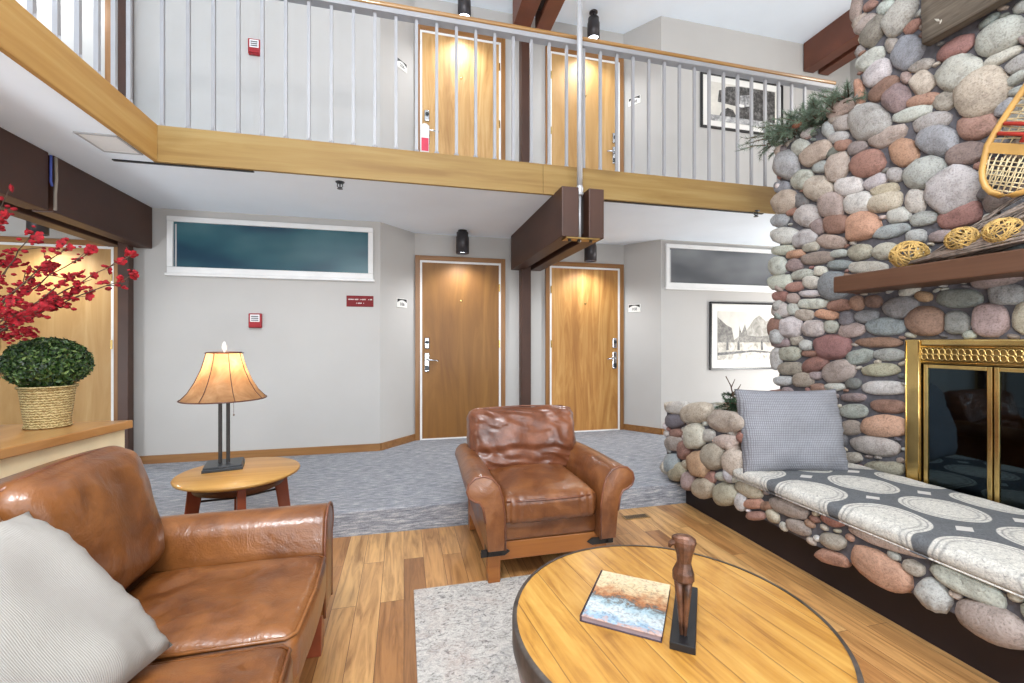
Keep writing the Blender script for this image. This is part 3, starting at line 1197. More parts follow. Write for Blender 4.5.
t, w, h = framed('framed_photograph', 3.609, 4.85, 4.0, 4.69, 'framed black and white street photograph upstairs behind the balusters', 1)
px0, px1, pz0, pz1 = -w + 0.10, w - 0.10, 0.10, h - 0.10
pic = obj('photo_print', bx(px0, px1, -0.0135, -0.012, pz0, pz1), M['p_sky'], t)
flat('building', [(0.14, 0.5), (0.16, 0.8), (0.24, 0.84), (0.26, 0.92), (0.45, 0.98), (0.98, 0.98), (0.98, 0.14), (0.4, 0.14), (0.4, 0.45)], M['p_dark'], -0.0145, pic)
flat('shop_front', [(0.46, 0.42), (0.6, 0.5), (0.6, 0.8), (0.46, 0.74)], M['p_grey'], -0.0150, pic)
flat('car', [(0.16, 0.14), (0.2, 0.28), (0.28, 0.38), (0.36, 0.34), (0.42, 0.14)], M['p_dark'], -0.0152, pic)
flat('signboard', [(0.40, 0.45), (0.52, 0.45), (0.52, 0.52), (0.40, 0.52)], M['mat_board'], -0.0154, pic)
flat('bright_street', [(0, 0), (1, 0), (1, 0.15), (0, 0.15)], M['p_grey'], -0.0156, pic)

# ---------------------------------------------------------------- low wall and counter on the left
cf0 = Vector((GX, 3.24))            # counter's far right corner
cd = Vector((-0.185, -1.0)).normalized()
cf1 = cf0 + cd * 4.2
bm = B()
q0, q1 = cf0 + Vector((-0.03, -0.03)), cf1 + Vector((-0.03, 0))
prism(bm, [(q0.x, q0.y), (q1.x, q1.y), (q1.x - 0.60, q1.y), (q0.x - 0.64, q0.y)], 'Z', 0.0, 0.77)
struct(obj('wall_counter', bm, M['cream']), 'cream low wall behind the sofa')
bm = B()
prism(bm, [(cf0.x, cf0.y), (cf1.x, cf1.y), (cf1.x - 0.66, cf1.y), (cf0.x - 0.72, cf0.y)], 'Z', 0.77, 0.82)
tag(obj('counter', bm, M['counter'], bevel=0.006), 'oak topped counter on the cream low wall behind the sofa', 'counter')

# floor register
p = on_z(636, 517, 0)
t = thing('floor_register', 'small brass floor vent right of the armchair near the step', 'vent', (p.x, p.y, 0))
obj('vent_plate', bx(-0.10, 0.10, -0.035, 0.035, 0.0, 0.004), M['vent'], t)
bm = B()
for k in range(12):
    box(bm, -0.085 + k * 0.0145, -0.078 + k * 0.0145, -0.024, 0.024, 0.004, 0.0055)
obj('vent_slots', bm, M['black'], t)

#@@STONE
# ================================================================== STONEWORK
TONE = dict(G=(196, 195, 189), W=(214, 211, 206), D=(126, 125, 124), B=(160, 162, 163), R=(166, 128, 116), O=(196, 156, 130),
            P=(168, 154, 148), T=(190, 179, 165), N=(168, 175, 172))


def ico(sub):
    bm = B()
    bmesh.ops.create_icosphere(bm, subdivisions=sub, radius=1)
    bm.verts.ensure_lookup_table()
    v = np.array([p.co[:] for p in bm.verts])
    f = np.array([[q.index for q in fc.verts] for fc in bm.faces])
    bm.free()
    return v, f


ICO = {2: ico(2), 3: ico(3), 4: ico(4)}


class Stones:
    def __init__(self):
        self.v, self.f, self.c, self.n = [], [], [], 0
        self.rng = random.Random(11)

    def add(self, c, a, b, d, tone, sub=3):
        """c centre, a b half axes in the wall plane, d half axis outward"""
        v, f = ICO[sub]
        r = self.rng
        e = r.uniform(0.72, 0.95)
        w = np.sign(v) * np.abs(v) ** e
        off = Vector((r.uniform(-50, 50), r.uniform(-50, 50), r.uniform(-50, 50)))
        amp = r.uniform(0.08, 0.20)
        k = np.array([1 + amp * noise.noise(Vector(p) * 1.25 + off) + amp * 0.45 * noise.noise(Vector(p) * 2.7 + off) for p in v])
        w = w * k[:, None]
        P = np.array(c)[None] + w[:, :1] * np.array(a)[None] + w[:, 1:2] * np.array(b)[None] + w[:, 2:3] * np.array(d)[None]
        self.v.append(P)
        self.f.append(f + self.n)
        self.n += len(v)
        jit = r.uniform(0.9, 1.1)
        base = TONE[tone]
        col = lin([min(255, max(0, x * jit + r.uniform(-5, 5))) for x in base])
        self.c.append(np.tile(np.array([*col, 1.0]), (len(v), 1)))

    def build(self, name, parent):
        V, Fc, Cc = np.concatenate(self.v), np.concatenate(self.f), np.concatenate(self.c)
        me = bpy.data.meshes.new(name)
        me.from_pydata(V.tolist(), [], Fc.tolist())
        at = me.color_attributes.new('tone', 'FLOAT_COLOR', 'POINT')
        at.data.foreach_set('color', Cc.astype(np.float32).ravel())
        me.materials.append(M['stone'])
        smooth(me)
        me.update()
        return link(bpy.data.objects.new(name, me), parent)


class Face:
    """one plane of masonry: remembers which spots are taken and fills the rest"""

    def __init__(self, org, ua, va, nrm, w, h, res=0.008):
        self.o, self.u, self.v, self.n = Vector(org), Vector(ua), Vector(va), Vector(nrm)
        self.w, self.h, self.res = w, h, res
        self.g = np.zeros((int(h / res) + 1, int(w / res) + 1), bool)
        ii, jj = np.mgrid[0:self.g.shape[0], 0:self.g.shape[1]]
        self.Y, self.X = ii * res, jj * res

    def block(self, x0, x1, y0, y1):
        self.g |= (self.X >= x0) & (self.X <= x1) & (self.Y >= y0) & (self.Y <= y1)

    def mark(self, cx, cy, A, k=1.0):
        """A: 2x2, columns the half axes"""
        inv = np.linalg.inv(A)
        dx, dy = self.X - cx, self.Y - cy
        q = (inv[0, 0] * dx + inv[0, 1] * dy) ** 2 + (inv[1, 0] * dx + inv[1, 1] * dy) ** 2
        return q <= k * k

    def put(self, S, cx, cy, A, tone, bulge, sub):
        c = self.o + self.u * cx + self.v * cy
        a = self.u * A[0, 0] + self.v * A[1, 0]
        b = self.u * A[0, 1] + self.v * A[1, 1]
        S.add(c, a, b, self.n * bulge, tone, sub)
        self.g |= self.mark(cx, cy, A, 0.98)

    def traced(self, S, lst, sub=3, depth=0.62, grow=1.03):
        """lst of (u, v, a, b, angle, tone) seen from the survey point, laid onto this plane"""
        def hit(u, v):
            r = ray(u, v)
            o = Vector((0, 0, EYE))
            # plane a little proud of the mortar, where the widest girth of a stone shows
            pl = self.o + self.n * 0.02
            t = (pl - o).dot(self.n) / r.dot(self.n)
            p = o + r * t - pl
            return np.array([p.dot(self.u), p.dot(self.v)])
        for (u, v, a, b, ang, tone) in lst:
            ca, sa = math.cos(R(ang)), math.sin(R(ang))
            c = hit(u, v)
            ea = (hit(u + a * ca, v - a * sa) - hit(u - a * ca, v + a * sa)) / 2 * grow
            eb = (hit(u + b * sa, v + b * ca) - hit(u - b * sa, v - b * ca)) / 2 * grow
            A = np.array([ea, eb]).T
            ss = np.linalg.svd(A)[1]
            self.put(S, c[0], c[1], A, tone, min(0.085, max(0.03, ss[1] * depth)), sub)

    def fill(self, S, sizes, tones, tries, seed, flat=(1.2, 2.3), sub=2, tilt=18, x0=0.0, x1=None, y0=0.0, y1=None):
        r = random.Random(seed)
        x1 = self.w if x1 is None else x1
        y1 = self.h if y1 is None else y1
        for a in sizes:
            for _ in range(tries):
                k = r.uniform(*flat)
                aa = a * r.uniform(0.85, 1.1)
                cx, cy = r.uniform(x0, x1), r.uniform(y0, y1)
                i, j = int(cy / self.res), int(cx / self.res)
                if i >= self.g.shape[0] or j >= self.g.shape[1] or self.g[i, j]:
                    continue
                th = R(r.uniform(-tilt, tilt))
                A = np.array([[aa * math.cos(th), -aa / k * math.sin(th)], [aa * math.sin(th), aa / k * math.cos(th)]])
                # test only near cells
                n = int(aa / self.res) + 2
                sl = (slice(max(0, i - n), i + n + 1), slice(max(0, j - n), j + n + 1))
                inv = np.linalg.inv(A)
                dx, dy = self.X[sl] - cx, self.Y[sl] - cy
                m = ((inv[0, 0] * dx + inv[0, 1] * dy) ** 2 + (inv[1, 0] * dx + inv[1, 1] * dy) ** 2) <= 0.95
                cnt = m.sum()
                if cnt == 0 or (self.g[sl] & m).sum() > 0.04 * cnt:
                    continue
                c = self.o + self.u * cx + self.v * cy
                S.add(c, self.u * A[0, 0] + self.v * A[1, 0], self.u * A[0, 1] + self.v * A[1, 1], self.n * min(0.07, max(0.022, aa / k * 0.85)), r.choice(tones), sub)
                self.g[sl] |= m


def crop(x0, y0, s, rows):
    return [(x0 + a / s, y0 + b / s, c / s, d / s, e, t) for a, b, c, d, e, t in rows]


TR = crop(850, 0, 5.69, [
    (105, 30, 45, 25, 40, 'R'), (190, 40, 60, 35, 40, 'G'), (272, 95, 135, 68, 55, 'W'), (345, 150, 60, 28, 45, 'R'), (75, 135, 80, 38, 45, 'T'),
    (125, 180, 105, 52, 55, 'P'), (235, 255, 45, 45, 0, 'T'), (105, 335, 95, 48, 38, 'G'), (318, 295, 105, 75, 55, 'B'), (145, 415, 100, 58, 45, 'G'),
    (180, 505, 105, 42, 40, 'R'), (310, 440, 30, 35, 0, 'P'), (395, 370, 75, 33, 25, 'P'), (590, 275, 120, 52, 30, 'R'), (845, 205, 160, 85, 35, 'G'),
    (985, 230, 25, 40, 60, 'P'), (850, 325, 130, 33, 28, 'G'), (955, 360, 88, 43, 30, 'G'), (405, 470, 75, 62, 40, 'T'), (610, 415, 140, 92, 35, 'G'),
    (735, 525, 172, 126, 40, 'T'), (255, 560, 85, 72, 45, 'P'), (870, 610, 70, 33, 45, 'B'), (45, 520, 75, 30, 100, 'O'), (30, 40, 90, 30, 80, 'P'),
    (945, 440, 80, 28, 35, 'G')])
TR += crop(765, 100, 4.88, [
    (355, 45, 75, 35, 30, 'P'), (380, 110, 60, 35, 20, 'G'), (497, 105, 98, 88, 20, 'G'), (350, 180, 50, 28, 15, 'G'), (370, 218, 42, 28, 15, 'R'),
    (440, 232, 52, 32, 20, 'P'), (590, 175, 100, 42, 22, 'T'), (300, 140, 30, 40, 0, 'N'), (165, 230, 45, 38, 40, 'G'), (240, 260, 85, 46, 35, 'T'),
    (70, 245, 30, 18, 30, 'D'), (100, 315, 64, 72, 0, 'B'), (345, 325, 76, 56, 70, 'T'), (490, 310, 88, 62, 20, 'R'), (262, 325, 40, 30, 20, 'B'),
    (320, 255, 35, 20, 35, 'D'), (175, 385, 60, 45, 35, 'G'), (250, 430, 70, 64, 0, 'T'), (400, 420, 72, 45, 12, 'W'), (530, 400, 60, 33, 30, 'G'),
    (625, 365, 40, 38, 0, 'G'), (575, 438, 72, 30, 12, 'T'), (75, 425, 42, 30, 0, 'B'), (90, 495, 66, 54, 30, 'P'), (170, 490, 35, 35, 0, 'D'),
    (315, 510, 62, 68, 0, 'P'), (443, 500, 72, 50, 15, 'G'), (575, 500, 92, 46, 15, 'T'), (200, 565, 60, 56, 0, 'G'), (125, 545, 30, 20, 10, 'R'),
    (65, 585, 45, 32, 20, 'B'), (340, 605, 60, 48, 10, 'R'), (465, 615, 88, 70, 20, 'O'), (255, 615, 35, 38, 30, 'P'), (600, 640, 95, 32, 12, 'N')])
TR += crop(890, 90, 4.55, [
    (140, 45, 80, 30, 15, 'O'), (245, 50, 60, 40, 25, 'P'), (95, 105, 100, 30, 18, 'G'), (180, 145, 92, 43, 18, 'G'), (385, 165, 95, 58, 15, 'R'),
    (205, 225, 92, 70, 10, 'B'), (55, 285, 65, 64, 15, 'O'), (330, 290, 90, 50, 15, 'P'), (145, 375, 100, 68, 25, 'G'), (275, 450, 122, 96, 30, 'W'),
    (110, 502, 48, 54, 0, 'G'), (310, 570, 105, 50, 20, 'R'), (145, 585, 65, 32, 12, 'N'), (30, 570, 55, 36, 10, 'G'), (110, 665, 50, 32, 10, 'N'),
    (420, 465, 38, 38, 0, 'D'), (490, 500, 85, 52, 25, 'P'), (565, 540, 70, 48, 20, 'B'), (230, 665, 70, 28, 10, 'P'), (610, 440, 30, 35, 0, 'P')])
TR += crop(765, 230, 4.27, [
    (75, 25, 62, 35, 0, 'G'), (160, 35, 58, 36, 20, 'G'), (275, 48, 65, 32, -5, 'T'), (70, 85, 50, 21, 5, 'G'), (122, 102, 40, 19, 10, 'O'),
    (190, 72, 35, 21, 10, 'T'), (215, 120, 70, 28, 8, 'P'), (310, 100, 42, 18, 5, 'G'), (398, 95, 52, 35, 10, 'T'), (505, 90, 58, 35, 10, 'T'),
    (50, 155, 42, 42, 0, 'G'), (118, 150, 35, 28, 10, 'P'), (310, 148, 52, 22, 3, 'N'), (230, 175, 30, 22, 0, 'G'), (430, 160, 85, 28, 0, 'W'),
    (150, 190, 48, 22, 12, 'G'), (55, 222, 48, 32, 8, 'G'), (190, 222, 35, 28, 0, 'W'), (120, 242, 38, 20, 8, 'R'), (285, 240, 66, 60, 0, 'B'),
    (60, 283, 38, 22, 0, 'R'), (112, 292, 28, 22, 0, 'P'), (185, 272, 48, 15, 0, 'G'), (195, 315, 65, 23, 0, 'W'), (310, 322, 50, 25, 0, 'R'),
    (385, 312, 32, 33, 0, 'R'), (455, 305, 38, 28, 0, 'R'), (60, 343, 40, 32, 0, 'G'), (112, 338, 24, 26, 0, 'G'), (160, 362, 40, 25, 0, 'T'),
    (255, 362, 52, 21, -8, 'O'), (340, 378, 32, 32, 0, 'D'), (425, 368, 52, 28, 8, 'B'), (42, 418, 33, 44, 0, 'R'), (105, 415, 44, 44, 0, 'W'),
    (198, 420, 46, 36, 0, 'G'), (275, 412, 32, 28, 0, 'G'), (360, 428, 58, 30, 5, 'P'), (505, 412, 85, 40, 0, 'B'), (60, 482, 42, 20, 0, 'P'),
    (128, 472, 28, 20, 0, 'T'), (168, 492, 28, 24, 0, 'G'), (280, 500, 80, 52, 0, 'R'), (480, 480, 100, 22, 0, 'R'), (98, 528, 48, 30, 0, 'G'),
    (185, 528, 38, 14, 0, 'R'), (395, 540, 58, 34, 12, 'B'), (520, 532, 65, 28, 0, 'B'), (42, 550, 25, 48, 0, 'G'), (100, 592, 52, 28, 0, 'P'),
    (205, 575, 58, 33, 15, 'R'), (305, 605, 72, 48, 15, 'P'), (480, 598, 82, 28, 3, 'T'), (70, 645, 40, 22, 0, 'G'), (155, 640, 45, 31, 0, 'T'),
    (212, 622, 28, 17, 0, 'P'), (370, 655, 34, 24, 0, 'D'), (290, 670, 45, 18, 0, 'G'), (220, 675, 35, 20, 0, 'R')])
TR += crop(880, 280, 4.88, [
    (90, 135, 88, 53, 10, 'B'), (205, 80, 42, 26, -10, 'O'), (210, 200, 98, 74, 0, 'R'), (375, 90, 112, 45, 0, 'B'), (368, 205, 62, 58, 0, 'B'),
    (605, 70, 92, 54, 0, 'B'), (525, 195, 90, 84, 0, 'P'), (690, 185, 50, 80, 0, 'T')])
TR += crop(760, 380, 5.69, [
    (690, 45, 120, 40, -2, 'W'), (520, 100, 72, 25, 0, 'P'), (720, 150, 105, 40, -5, 'R'), (525, 178, 80, 42, 0, 'G'), (690, 262, 130, 60, -3, 'O'),
    (505, 272, 65, 44, 0, 'P'), (640, 375, 145, 54, -8, 'G'), (515, 445, 55, 32, 0, 'T'), (695, 505, 120, 44, -3, 'T'), (535, 525, 50, 28, 0, 'G'),
    (460, 340, 30, 40, 0, 'D')])

CX = 3.0            # mortar face of the chimney
CEND, SEND, CNEAR = 2.985, 2.33, -0.30
SHO = 2.90
FY0, FY1, FZ0, FZ1 = 0.57, 2.03, 0.42, 1.322   # fireplace opening

chim = thing('stone_chimney', 'tall river stone chimney with the brass fireplace, rising past the gallery', 'chimney', (3.5, 1.3, 0))
bm = B()
o = Vector((3.5, 1.3, 0))
def lb(bm, x0, x1, y0, y1, z0, z1, o=o):
    return box(bm, x0 - o.x, x1 - o.x, y0 - o.y, y1 - o.y, z0 - o.z, z1 - o.z)
lb(bm, CX, 4.05, FY1, CEND, 0.0, SHO)
lb(bm, CX, 4.05, CNEAR, FY0, 0.0, SHO)
lb(bm, CX, 4.05, FY0, FY1, FZ1, SHO)
lb(bm, CX, 4.05, FY0, FY1, 0.0, FZ0)
lb(bm, CX, 4.05, CNEAR, SEND, SHO, TOP - 0.01)
obj('mortar', bm, M['mortar'], chim)
bm = B()
lb(bm, 3.72, 3.74, FY0 - 0.02, FY1 + 0.02, FZ0, FZ1)
lb(bm, CX + 0.03, 3.72, FY0 - 0.02, FY0 + 0.01, FZ0, FZ1)
lb(bm, CX + 0.03, 3.72, FY1 - 0.01, FY1 + 0.02, FZ0, FZ1)
lb(bm, CX + 0.03, 3.72, FY0, FY1, FZ1 - 0.02, FZ1 + 0.01)
lb(bm, CX + 0.03, 3.72, FY0, FY1, FZ0 - 0.01, FZ0 + 0.01)
obj('firebox', bm, M['firebox'], chim)

S = Stones()
face = Face((CX, CEND + 0.02, 0.0), (0, -1, 0), (0, 0, 1), (-1, 0, 0), CEND + 0.02 - CNEAR, TOP)
face.block(0, 0.66, SHO + 0.0, TOP)                                             # past the shoulder there is no stack
face.block(CEND + 0.02 - FY1 - 0.005, CEND + 0.02 - FY0, FZ0 - 0.1, FZ1 + 0.005)  # fireplace
face.block(0, 9, 0, 0.40)
face.block(CEND + 0.02 - 1.92, CEND + 0.02 - 0.9, 3.04, 3.62)                    # the board hangs here
face.traced(S, TR)
alltones = list('GGGGWTTTPPBBRON')
# the corner of the shoulder and stack edges
face.fill(S, [0.13, 0.10, 0.08], alltones, 1100, 5, (1.2, 2.1), 3, 14)
face.fill(S, [0.06, 0.045], alltones, 2600, 6, (1.1, 2.0), 2, 20)
face.fill(S, [0.032, 0.022], list('GGDPTR'), 5000, 8, (1.1, 2.2), 2, 30, y1=3.7)
endf = Face((CX + 0.02, CEND, 0.5), (1, 0, 0), (0, 0, 1), (0, 1, 0), 1.0, SHO - 0.5)
endf.fill(S, [0.11, 0.08, 0.055, 0.04], alltones, 500, 15, (1.2, 2.1), 2, 14)
stk = Face((CX + 0.02, SEND, SHO + 0.03), (1, 0, 0), (0, 0, 1), (0, 1, 0), 1.0, 1.6)
stk.fill(S, [0.12, 0.08, 0.055, 0.04], list('TTGPROG'), 500, 16, (1.2, 2.1), 2, 14)
sht = Face((CX + 0.02, CEND - 0.02, SHO), (1, 0, 0), (0, -1, 0), (0, 0, 1), 1.0, 0.62)
sht.fill(S, [0.11, 0.08, 0.055], list('TTGPG'), 300, 17, (1.2, 2.1), 2, 14)
for q in S.v:
    q -= np.array([3.5, 1.3, 0.0])
S.build('river_stones', chim)

# ---- hearth bench with the raised planter end
HX = 2.12           # mortar face of the bench front
HZ0, HZ1 = 0.23, 0.415
PY0, PY1, PZ = 2.50, 3.24, 0.775
hea = thing('hearth_bench', 'low river stone hearth bench with a raised planter end at the step', 'hearth', (2.5, 1.5, 0))
o2 = Vector((2.5, 1.5, 0))
bm = B()
lb(bm, HX, CX - 0.002, CNEAR, PY0, HZ0, HZ1, o2)
lb(bm, HX, CX - 0.05, PY0, PY1, HZ0, PZ - 0.04, o2)
lb(bm, CX - 0.05, 3.9, CEND + 0.06, PY1, HZ0, PZ - 0.04, o2)
obj('mortar', bm, M['mortar'], hea)
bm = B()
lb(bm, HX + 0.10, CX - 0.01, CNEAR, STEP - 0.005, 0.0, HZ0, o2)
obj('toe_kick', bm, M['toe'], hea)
obj('planter_soil', lb(B(), HX + 0.12, CX - 0.12, PY0 + 0.12, PY1 - 0.1, PZ - 0.041, PZ - 0.025, o2), M['stem'], hea)
S = Stones()
S.rng.seed(21)
hf = Face((HX, PY1, 0.0), (0, -1, 0), (0, 0, 1), (-1, 0, 0), PY1 - CNEAR, 1.0)
hf.block(0, 9, 0, HZ0 - 0.005)
hf.block(PY1 - PY0 + 0.03, 9, HZ1 + 0.005, 2)
hf.block(0, 9, PZ + 0.02, 2)
PL = crop(650, 370, 4.55, [
    (120, 172, 50, 28, 0, 'G'), (200, 195, 62, 43, 10, 'T'), (105, 232, 42, 32, 0, 'D'), (335, 232, 75, 45, -5, 'T'), (115, 288, 28, 20, 0, 'R'),
    (200, 300, 42, 60, 0, 'T'), (102, 332, 38, 30, 0, 'T'), (150, 365, 28, 42, 0, 'R'), (260, 298, 25, 28, 0, 'G'), (335, 325, 52, 32, 0, 'T'),
    (408, 305, 22, 25, 0, 'R'), (278, 395, 48, 58, 0, 'T'), (220, 430, 42, 58, 0, 'O'), (372, 418, 46, 58, 0, 'T'), (118, 462, 38, 40, 0, 'T'),
    (160, 430, 20, 22, 0, 'T'), (170, 505, 28, 40, 0, 'P'), (235, 535, 42, 46, 0, 'T'), (345, 490, 60, 22, -10, 'W'), (332, 565, 50, 50, 0, 'T'),
    (440, 545, 60, 30, -25, 'T'), (405, 600, 25, 38, 0, 'G'), (465, 610, 38, 22, 0, 'O'), (620, 628, 85, 33, -22, 'T'), (522, 620, 28, 20, 0, 'R'),
    (265, 490, 25, 28, 0, 'R'), (470, 665, 40, 20, 0, 'R'), (95, 425, 30, 42, 0, 'N')])
PL += crop(820, 460, 3.79, [
    (40, 310, 48, 28, -20, 'T'), (35, 372, 60, 24, -20, 'O'), (222, 412, 122, 50, -32, 'O'), (235, 305, 140, 26, -20, 'T'), (345, 410, 42, 24, -30, 'T'),
    (420, 515, 75, 46, -45, 'G'), (540, 472, 145, 38, -27, 'G'), (640, 620, 150, 62, -28, 'P'), (40, 225, 45, 26, -20, 'R')])
hf.traced(S, PL, 3, 0.75, 1.1)
warm = list('TTTTGOPRWG')
hf.fill(S, [0.12, 0.09, 0.065], warm, 500, 31, (1.3, 2.2), 3, 8)
hf.fill(S, [0.045, 0.03, 0.022], warm, 1800, 32, (1.1, 1.9), 2, 20)
nf = Face((HX + 0.02, PY0, HZ1), (1, 0, 0), (0, 0, 1), (0, -1, 0), CX - HX - 0.06, PZ - HZ1)
nf.fill(S, [0.085, 0.06, 0.04, 0.028], warm, 400, 33, (1.1, 1.8), 2, 16)
ff = Face((HX + 0.02, PY1, LAND), (1, 0, 0), (0, 0, 1), (0, 1, 0), 1.6, PZ - LAND)
ff.fill(S, [0.085, 0.06, 0.04], warm, 400, 34, (1.1, 1.8), 2, 16)
# coping stones round the planter's rim
for k in range(11):
    y = PY0 + 0.06 + k * 0.062
    S.add((HX + 0.07, y, PZ - 0.02), (0.07, 0, 0), (0, 0.042, 0.004), (0, 0, 0.04), warm[k % 10], 2)
for k in range(11):
    x = HX + 0.16 + k * 0.075
    S.add((x, PY1 - 0.06, PZ - 0.02), (0.045, 0, 0), (0, 0.07, 0), (0, 0, 0.04), warm[(k * 3) % 10], 2)
    if x < 2.9:
        S.add((x, PY0 + 0.06, PZ - 0.03), (0.045, 0, 0), (0, 0.06, 0), (0, 0, 0.035), warm[(k * 7) % 10], 2)
for q in S.v:
    q -= np.array([2.5, 1.5, 0.0])
S.build('river_stones', hea)

# ---- brass fireplace front
fp = thing('fireplace_doors', 'polished brass fireplace surround with smoked glass folding doors', 'fireplace', (CX, (FY0 + FY1) / 2, FZ0))
fw = (FY1 - FY0) / 2
fh = FZ1 - FZ0
# built facing -X : local y runs along the wall
bm = B()
box(bm, -0.045, 0.03, fw - 0.085, fw, 0.0, fh)
box(bm, -0.045, 0.03, -fw, -fw + 0.085, 0.0, fh)
box(bm, -0.045, 0.03, -fw + 0.085, fw - 0.085, fh - 0.035, fh)
box(bm, -0.045, 0.03, -fw + 0.085, fw - 0.085, 0.0, 0.03)
obj('outer_frame', bm, M['brass'], fp, bevel=0.008)
# inner reeds on the jambs
bm = B()
for s in (-1, 1):
    for d in (0.010, 0.078):
        tube(bm, [(-0.046, s * (fw - d), 0.01), (-0.046, s * (fw - d), fh - 0.01)], 0.004, 8)
obj('reeded_edge', bm, M['brass'], fp, True)
# pierced header
obj('header_back', bx(-0.03, -0.02, -fw + 0.085, fw - 0.085, fh - 0.14, fh - 0.035), M['brass_dark'], fp)
bm = B()
n = 44
for k in range(n):
    y = -fw + 0.10 + (2 * fw - 0.2) * k / (n - 1)
    for zc in (fh - 0.070, fh - 0.100):
        pts = [(-0.036, y + 0.014 * math.cos(a), zc + 0.018 * math.sin(a)) for a in [2 * PI * q / 10 for q in range(10)]]
        tube(bm, pts, 0.0035, 5, True)
for zc in (fh - 0.042, fh - 0.13):
    tube(bm, [(-0.036, -fw + 0.085, zc), (-0.036, fw - 0.085, zc)], 0.006, 6)
obj('pierced_header', bm, M['brass'], fp, True)
# four folding leaves
y1 = fw - 0.095
lw = (2 * y1) / 4
for k in range(4):
    ya, yb = y1 - lw * (k + 1) + 0.003, y1 - lw * k - 0.003
    z0, z1, s = 0.035, fh - 0.145, 0.022
    bm = B()
    box(bm, -0.04, -0.02, yb - s, yb, z0, z1)
    box(bm, -0.04, -0.02, ya, ya + s, z0, z1)
    box(bm, -0.04, -0.02, ya + s, yb - s, z1 - s, z1)
    box(bm, -0.04, -0.02, ya + s, yb - s, z0, z0 + s)
    leaf = obj('door_leaf', bm, M['brass'], fp, bevel=0.004)
    obj('glass', bx(-0.032, -0.028, ya + s, yb - s, z0 + s, z1 - s), M['fireglass'], leaf)
    if k in (1, 2):
        bm = B()
        yy = ya + 0.011 if k == 1 else yb - 0.011
        lathe(bm, [(0.006, 0), (0.006, 0.012), (0.013, 0.02), (0.013, 0.026), (0.0, 0.03)], 12, cap=False)
        obj('knob', bm, M['brass'], leaf, True, loc=(-0.04, yy, (z0 + z1) / 2), rot=(0, -PI / 2, 0))

# ---- mantel
bm = bx(-0.25, 0.0, -1.05, 1.05, 0, 0.107)
mant = tag(obj('mantel_shelf', bm, M['mantel'], bevel=0.008, loc=(CX, 1.265, 1.63)), 'thick brown timber mantel above the brass fireplace', 'mantel')

# ---- wicker balls on the mantel
def wicker(c, r, seed, label, sq=0.88):
    rr = random.Random(seed)
    bm = B()
    for k in range(34):
        n = Vector((rr.gauss(0, 1), rr.gauss(0, 1), rr.gauss(0, 1))).normalized()
        a = n.orthogonal().normalized()
        b = n.cross(a)
        off = rr.uniform(-0.5, 0.5) * r
        rad = math.sqrt(max(1e-6, r * r - off * off)) * rr.uniform(0.95, 1.0)
        wob = rr.uniform(0, 6)
        pts = []
        for q in range(18):
            an = 2 * PI * q / 18
            p = n * (off + 0.07 * r * math.sin(3 * an + wob)) + (a * math.cos(an) + b * math.sin(an)) * rad
            pts.append((p.x, p.y, p.z * sq))
        tube(bm, pts, r * 0.036, 5, True)
    o = obj('wicker_ball', bm, M['wicker'], None, True, loc=c)
    tag(o, label, 'wicker ball', 'wicker balls on the mantel')


MT = 1.737
wicker((2.85, 1.935, MT + 0.078), 0.088, 1, 'golden wicker ball at the free end of the mantel, lowest of the three')
p = on_x(962, 239, 2.80)
wicker((2.80, p.y, p.z), 0.068, 2, 'golden wicker ball between the other two, nestled in the twigs')
p = on_x(1003, 231, 2.80)
wicker((2.80, p.y, p.z), 0.072, 3, 'golden wicker ball on top of the twigs, nearest the snowshoe')

# ---- twig bundle
bm = B()
rr = random.Random(4)
for k in range(120):
    y0 = 1.90 - rr.random() ** 1.5 * 0.30
    x0 = rr.uniform(2.77, 2.94)
    L = rr.uniform(0.5, 1.1)
    z0 = MT + 0.008 + rr.uniform(0, 0.02)
    y2 = max(0.35, y0 - L)
    back = (x0 - 2.77) / 0.17
    hgt = (1.92 - y2) * (0.04 + rr.uniform(0.08, 0.62) * back ** 0.7)
    pts = [(x0, y0, z0), (x0 + rr.uniform(-.015, .01), y0 * 0.6 + y2 * 0.4 + rr.uniform(-.05, .05), z0 + hgt * 0.5 + rr.uniform(-.004, .014)), (min(2.93, max(2.765, x0 + rr.uniform(-.03, .03))), y2, z0 + hgt)]
    tube(bm, pts, [0.006, 0.0045, 0.002], 5)
    for q in range(2):
        a0 = Vector(pts[0]).lerp(Vector(pts[1]), rr.uniform(0.2, 1))
        tube(bm, [a0, a0 + Vector((rr.uniform(-.02, .015), -rr.uniform(0.05, 0.14), rr.uniform(0.0, 0.03)))], [0.003, 0.0012], 4)
tag(obj('twig_bundle', bm, M['twig'], None, True), 'bundle of grey bare twigs lying along the mantel', 'twigs')

# ---- snowshoe on the stones
SB = Vector((2.88, 1.545, 2.035))
ax = Vector((0, -0.45, 0.89)).normalized()
sd = Vector((0, 0.89, 0.45)).normalized()
t = thing('snowshoe', 'varnished wooden snowshoe with rawhide webbing hung on the stone chimney', 'snowshoe', SB)
def sp(s, w, d=0.0):
    q = ax * s + sd * w + Vector((d, 0, 0))
    return (q.x, q.y, q.z)
def halfw(s):
    if s < 0.22:
        return 0.155 * math.sqrt(max(0.0, 1 - ((0.22 - s) / 0.22) ** 2))
    return 0.155 * (1 - ((s - 0.22) / 0.78) ** 1.6) + 0.012
ss = [0.0, 0.01, 0.03, 0.06, 0.1, 0.15, 0.22, 0.3, 0.4, 0.5, 0.6, 0.7, 0.8, 0.9, 0.98]
loop = [sp(s, halfw(s)) for s in ss] + [sp(s, -halfw(s)) for s in reversed(ss[1:])]
bm = B()
tube(bm, loop, 0.0145, 8, True)
obj('bent_frame', bm, M['snowwood'], t, True)
